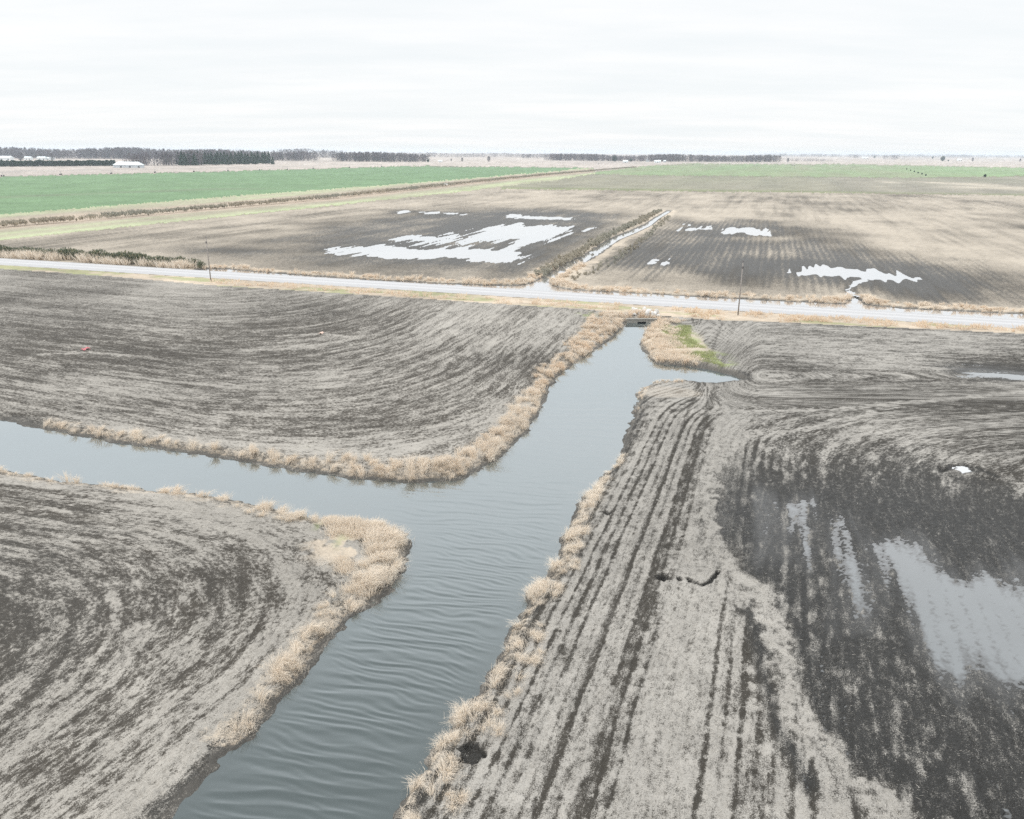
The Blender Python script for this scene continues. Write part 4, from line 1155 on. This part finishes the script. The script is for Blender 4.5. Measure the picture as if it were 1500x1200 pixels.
house('shed', 'pale building behind the hedge, second from the left', 42, 234.4, 14, 12, 4.5, 3, white, roofm, 0, 2, 0, 'shed')
house('shed', 'pale building behind the hedge, third from the left', 62, 234.4, 18, 12, 4.5, 3, white, roofm, 0, 2, 0, 'shed')
house('shed', 'long pale building behind the hedge near the dark tree', 74, 234.4, 16, 12, 4.0, 2, white, roofm, 0, 2, 0, 'shed')
tree('bare_tree', 'brown leafless tree behind the pale buildings at the far left', 'tree', 'bare', 31, 236, 17, None, 1.3)
tree('bare_tree', 'brown leafless tree behind the hedge, second from the left edge', 'tree', 'bare', 77, 235, 15, None, 1.2)

# ------------------------------------------------------------------ irrigation machines
steel = plain('galvanised_steel', (.33, .34, .35), .45, .1, metal=.4); rubber = plain('tyre_rubber', (.035, .035, .035), .8)


def pivot(label, pts):
    P = [at(*p) for p in pts]
    o = tag(link('irrigation_machine', None, None, (P[0][0], P[0][1], 0)), label, 'irrigation machine', 'irrigation machines on the green fields')
    b0 = P[0]
    for i, p in enumerate(P):
        q = P[min(i + 1, len(P) - 1)] - P[max(i - 1, 0)]; e = q / np.linalg.norm(q); nn = np.array([-e[1], e[0]])
        x, y = p - b0
        tw = MB()
        for s_ in (-1, 1):
            tw.tube((x + nn[0] * 2.1 * s_ * .9 + e[0] * 2 * s_, y + nn[1] * 2.1 * s_ * .9 + e[1] * 2 * s_, .6), (x, y, 3.9), .12, .1, 5)
        tw.tube((x - 2 * e[0] - 1.9 * nn[0], y - 2 * e[1] - 1.9 * nn[1], .65), (x + 2 * e[0] + 1.9 * nn[0], y + 2 * e[1] + 1.9 * nn[1], .65), .14, .14, 5)
        t_ = tw.build('tower', steel, o)
        for s_ in (-1, 1):
            c = (x + nn[0] * 1.9 * s_ + e[0] * 2 * s_, y + nn[1] * 1.9 * s_ + e[1] * 2 * s_)
            MB().tube((c[0] - nn[0] * .2, c[1] - nn[1] * .2, .65), (c[0] + nn[0] * .2, c[1] + nn[1] * .2, .65), .68, .68, 12).build('wheel', rubber, t_)
        if i < len(P) - 1:
            x2, y2 = P[i + 1] - b0
            sp = MB(); K = 6
            for k in range(K):
                f0, f1 = k / K, (k + 1) / K
                za, zb = 3.9 + .9 * math.sin(math.pi * f0), 3.9 + .9 * math.sin(math.pi * f1)
                A = (x + (x2 - x) * f0, y + (y2 - y) * f0, za); B = (x + (x2 - x) * f1, y + (y2 - y) * f1, zb)
                sp.tube(A, B, .09, .09, 5)
                sp.tube((A[0], A[1], 3.9 if k == 0 else za - .9), (B[0], B[1], 3.9 if k == K - 1 else zb - .9), .03, .03, 4)
            sp.build('pipe_span', steel, o)
    return o


pivot('long wheeled irrigation machine along the far edge of the left green field', [(-96, 260.5), (4, 258.6), (89, 256.4), (163, 254.8), (227, 253.2), (284, 252), (334, 250.8), (380, 249.7), (421, 248.7), (459, 247.4), (512, 245.8), (559, 244.4)])
pivot('wheeled irrigation machine on the bright green field at the right', [(1015, 241.5), (1067, 240.6), (1107, 242.6), (1162, 243.4)])

# ------------------------------------------------------------------ poles, culvert, litter
wood_p = plain('weathered_pole', (.27, .245, .225), .9, .2, 2); ceram = plain('insulator', (.10, .09, .09), .3)


def pole(label, px, py, h):
    p = at(px, py)
    o = tag(link('utility_pole', None, None, (p[0], p[1], 0)), label, 'utility pole', 'utility poles along the gravel road')
    MB().tube((0, 0, -.3), (0, 0, h), .115, .085, 12).build('shaft', wood_p, o, True)
    b = MB().tube((0, 0, h), (0, 0, h + .28), .03, .03, 6); b.tube((0, 0, h + .22), (0, 0, h + .42), .11, .07, 8); b.build('insulator', ceram, o)
    MB().box(-.13, .13, -.19, -.10, h - .9, h - .55).build('bracket', ceram, o)
    return o


pole('grey wooden utility pole at the left by the end of the shrub row', 309, 412.5, 8.7)
pole('grey wooden utility pole at the right, past the channel', 1081, 461.8, 8.7)

conc = plain('old_concrete', (.25, .24, .215), .9, .2, 1.5); stone = plain('white_limestone', (.56, .555, .54), .85, .15, 2.0)
pl, pr = at(918, 468), at(962, 468)
cw = pr - pl; ang = math.atan2(cw[1], cw[0]); wlen = float(np.linalg.norm(cw))
o = tag(link('culvert_headwall', None, None, (pl[0], pl[1], 0), ang), 'low concrete culvert headwall at the head of the channel', 'culvert')
hw_ = MB(); cx0 = wlen / 2
hw_.box(0, cx0 - .7, -.2, .25, WL - .5, .02); hw_.box(cx0 + .7, wlen, -.2, .25, WL - .5, .02); hw_.box(cx0 - .7, cx0 + .7, -.2, .25, -.35, .02)
hw_.build('wall', conc, o)
MB().box(-.15, wlen + .15, -.28, .33, .022, .14).build('cap', conc, o)
MB().box(cx0 - .7, cx0 + .7, .1, .2, WL - .5, -.352).build('pipe_opening', darkm, o)


def rock_mesh(seed):
    r = np.random.default_rng(seed)
    import bmesh
    bm = bmesh.new(); bmesh.ops.create_icosphere(bm, subdivisions=2, radius=.5)
    pln = [(x / np.linalg.norm(x), .30 + .15 * r.random()) for x in r.normal(size=(9, 3))]
    for v_ in bm.verts:
        c = np.array(v_.co)
        for nrm, dd in pln:
            k = c @ nrm
            if k > dd: c = c - nrm * (k - dd)
        v_.co = c * np.array([1.2, .95, .75])
    me = bpy.data.meshes.new('rock'); bm.to_mesh(me); bm.free(); me.materials.append(stone)
    return me


rocks = [rock_mesh(i) for i in range(4)]
for i in range(34):
    px = 927 + 38 * random.random(); py = 455.5 + 8.0 * random.random() + .03 * (px - 945)
    p = at(px, py)
    o = tag(link('riprap_rock', random.choice(rocks), None, (p[0], p[1], .12 + .12 * random.random())), 'white riprap rock in the heap above the culvert headwall', 'rock', 'white rocks above the culvert')
    s_ = random.uniform(.55, 1.25); o.scale = (s_, s_, s_); o.rotation_euler = (random.random() * 6, random.random() * 6, random.random() * 6)
p = at(653, 271.8)
o = tag(link('rock', rocks[0], None, (p[0], p[1], .6)), 'large pale rock beside the ditch along the green field', 'rock'); o.scale = (3.4, 2.4, 2.2)


def litter(name, label, cat, px, py, w, d, h, mat, seed):
    n = 15; g = np.linspace(-.5, .5, n); gx, gy = np.meshgrid(g, g)
    z = h * np.clip(fbm(gx * 4 + seed, gy * 4, 3, seed) * 1.7 - .35, 0, 1) * (1 - .6 * (gx ** 2 + gy ** 2) * 2)
    jx = gx * w * (1 + .4 * (vn(gx * 3, gy * 3, seed + 1) - .5)); jy = gy * d * (1 + .5 * (vn(gx * 3, gy * 3, seed + 2) - .5))
    v = np.stack([jx.ravel(), jy.ravel(), z.ravel() + .03], 1)
    v2 = v.copy(); v2[:, 2] -= .012
    i_ = np.arange(n * n).reshape(n, n); q = np.stack([i_[:-1, :-1], i_[:-1, 1:], i_[1:, 1:], i_[1:, :-1]], -1).reshape(-1, 4)
    c = at(px, py)
    return tag(link(name, mesh_np(name, np.concatenate([v, v2]), np.concatenate([q, q[:, ::-1] + n * n]), mat, smooth=False), None, (c[0], c[1], .02), .3 * seed), label, cat)


litter('plastic_sheet', 'crumpled red plastic sheet lying in the left field', 'litter', 126, 512.5, 1.0, .7, .38, plain('red_plastic', (.62, .20, .22), .45, .3, 2), 3)
litter('plastic_sheet', 'small pale orange scrap lying in the left field', 'litter', 471, 489, 1.0, .6, .25, plain('orange_plastic', (.62, .46, .38), .5, .25, 2), 5)

# ------------------------------------------------------------------ loose straw on the near fields
def straw_litter(name, label, pts, n, seed, ln=.22, wid=.022, thr=.45):
    pg = poly(pts); lo, hi = pg.min(0), pg.max(0)
    c = lo + (hi - lo) * rng.random((n * 3, 2))
    c = c[sdf(pg, c[:, 0], c[:, 1], 5) > 0]
    c = c[rng.random(len(c)) < np.clip(48 / np.hypot(c[:, 0], c[:, 1]), 0, 1) ** 1.5][:n]
    tr = terrain(c[:, 0], c[:, 1])
    ok = (rng.random(len(c)) < .02 + 1.1 * ss(thr - .25, thr + .35, tr['res'])) & (tr['pud'] < .5) & (tr['sm'] < -.5)
    c = c[ok]; z = tr['z'][ok]; k = len(c)
    ang = rng.random(k) * 6.283; d = np.stack([np.cos(ang), np.sin(ang), rng.normal(size=k) * .25], 1)
    v, f, s_ = cards(np.stack([c[:, 0], c[:, 1], z + .025 + .02 * rng.random(k)], 1), d, ln * (.4 + 1.1 * rng.random(k)), wid, sh4(.25 + .75 * rng.random(k)))
    print(name, k)
    return tag(link(name, mesh_np(name, v, f, chaff_m, {'shade': s_}, smooth=False)), label, 'straw', None, 'stuff')


chaff_m = leaf_mat('crop_residue', (.25, .23, .20), (.56, .53, .48), trans=.1)
straw_litter('crop_residue', 'loose pale stalks strewn over the right field', [(560, 1290), (735, 960), (900, 700), (960, 600), (1100, 620), (1560, 700), (1700, 1290)], 110000, 1, ln=.17, wid=.018, thr=.8)
straw_litter('crop_residue', 'loose pale stalks strewn over the lower left field', [(-160, 700), (300, 730), (460, 770), (560, 860), (300, 1180), (200, 1290), (-250, 1290)], 70000, 2, ln=.17, wid=.018, thr=.8)

# ------------------------------------------------------------------ sky, sun, haze
W = bpy.data.worlds.new('World'); S.world = W; W.use_nodes = True
t = W.node_tree; t.nodes.clear()
out = N(t, 'ShaderNodeOutputWorld')
SUN_EL, SUN_AZ = math.radians(52), math.radians(-100)      # azimuth from +Y towards +X
sky = N(t, 'ShaderNodeTexSky', sky_type='NISHITA', sun_disc=False, sun_elevation=SUN_EL, sun_rotation=SUN_AZ)
bg1 = N(t, 'ShaderNodeBackground', i_Strength=.12); L(t, sky.outputs[0], bg1.inputs['Color'])
tc = N(t, 'ShaderNodeTexCoord'); sp = N(t, 'ShaderNodeSeparateXYZ'); L(t, tc.outputs['Generated'], sp.inputs[0])
zc = math_n(t, 'ADD', math_n(t, 'MAXIMUM', sp.outputs[2], 0.0), .07)
cb = N(t, 'ShaderNodeCombineXYZ')
L(t, math_n(t, 'DIVIDE', sp.outputs[0], zc), cb.inputs[0]); L(t, math_n(t, 'DIVIDE', sp.outputs[1], zc), cb.inputs[1])
mp = N(t, 'ShaderNodeMapping'); mp.inputs['Scale'].default_value = (.42, .9, 1); mp.inputs['Rotation'].default_value = (0, 0, .12); L(t, cb.outputs[0], mp.inputs[0])
cn = noise(t, mp.outputs[0], .9, 6, .6)
cl = ramp01(t, cn, .30, .72)
ccol = mixc(t, cl, (.95, .985, 1.0), (1.0, 1.0, 1.0))
# an overcast sky grows brighter towards the zenith
zz = math_n(t, 'MAXIMUM', sp.outputs[2], 0.0)
lift = ramp01(t, zz, .13, .88)
stg = math_n(t, 'ADD', math_n(t, 'ADD', math_n(t, 'MULTIPLY', cl, .06), .985), math_n(t, 'MULTIPLY', lift, 1.15))
bg2 = N(t, 'ShaderNodeBackground'); L(t, ccol, bg2.inputs['Color']); L(t, stg, bg2.inputs['Strength'])
mx = N(t, 'ShaderNodeMixShader', n_0=.94); L(t, bg1.outputs[0], mx.inputs[1]); L(t, bg2.outputs[0], mx.inputs[2])
L(t, mx.outputs[0], out.inputs['Surface'])

sl = bpy.data.lights.new('sun', 'SUN'); sl.energy = 1.2; sl.angle = math.radians(14); sl.color = (1, .96, .90)
so = bpy.data.objects.new('sun', sl); COL.objects.link(so)
dx, dy, dz = math.sin(SUN_AZ) * math.cos(SUN_EL), math.cos(SUN_AZ) * math.cos(SUN_EL), math.sin(SUN_EL)
from mathutils import Vector
so.rotation_euler = Vector((dx, dy, dz)).to_track_quat('Z', 'Y').to_euler()

HAZE = True
if HAZE:
    mt = bpy.data.materials.new('haze'); mt.use_nodes = True; t = mt.node_tree; t.nodes.clear()
    out = N(t, 'ShaderNodeOutputMaterial'); pv = N(t, 'ShaderNodeVolumePrincipled', i_Density=.0001, i_Anisotropy=.2)
    pv.inputs['Color'].default_value = (.78, .88, 1.0, 1)
    L(t, pv.outputs[0], out.inputs['Volume'])
    o = MB().box(-9600, 9600, -60, 8600, -4, 33).build('haze', mt)
    tag(o, 'thin pale haze over the far fields', 'haze', None, 'stuff')

S.render.engine = 'CYCLES'
S.cycles.max_bounces = 6; S.cycles.diffuse_bounces = 2; S.cycles.glossy_bounces = 3; S.cycles.volume_bounces = 1
S.cycles.use_denoising = False
S.view_settings.view_transform = 'Standard'; S.view_settings.look = 'None'
S.view_settings.exposure = 0.0; S.view_settings.gamma = 1.0
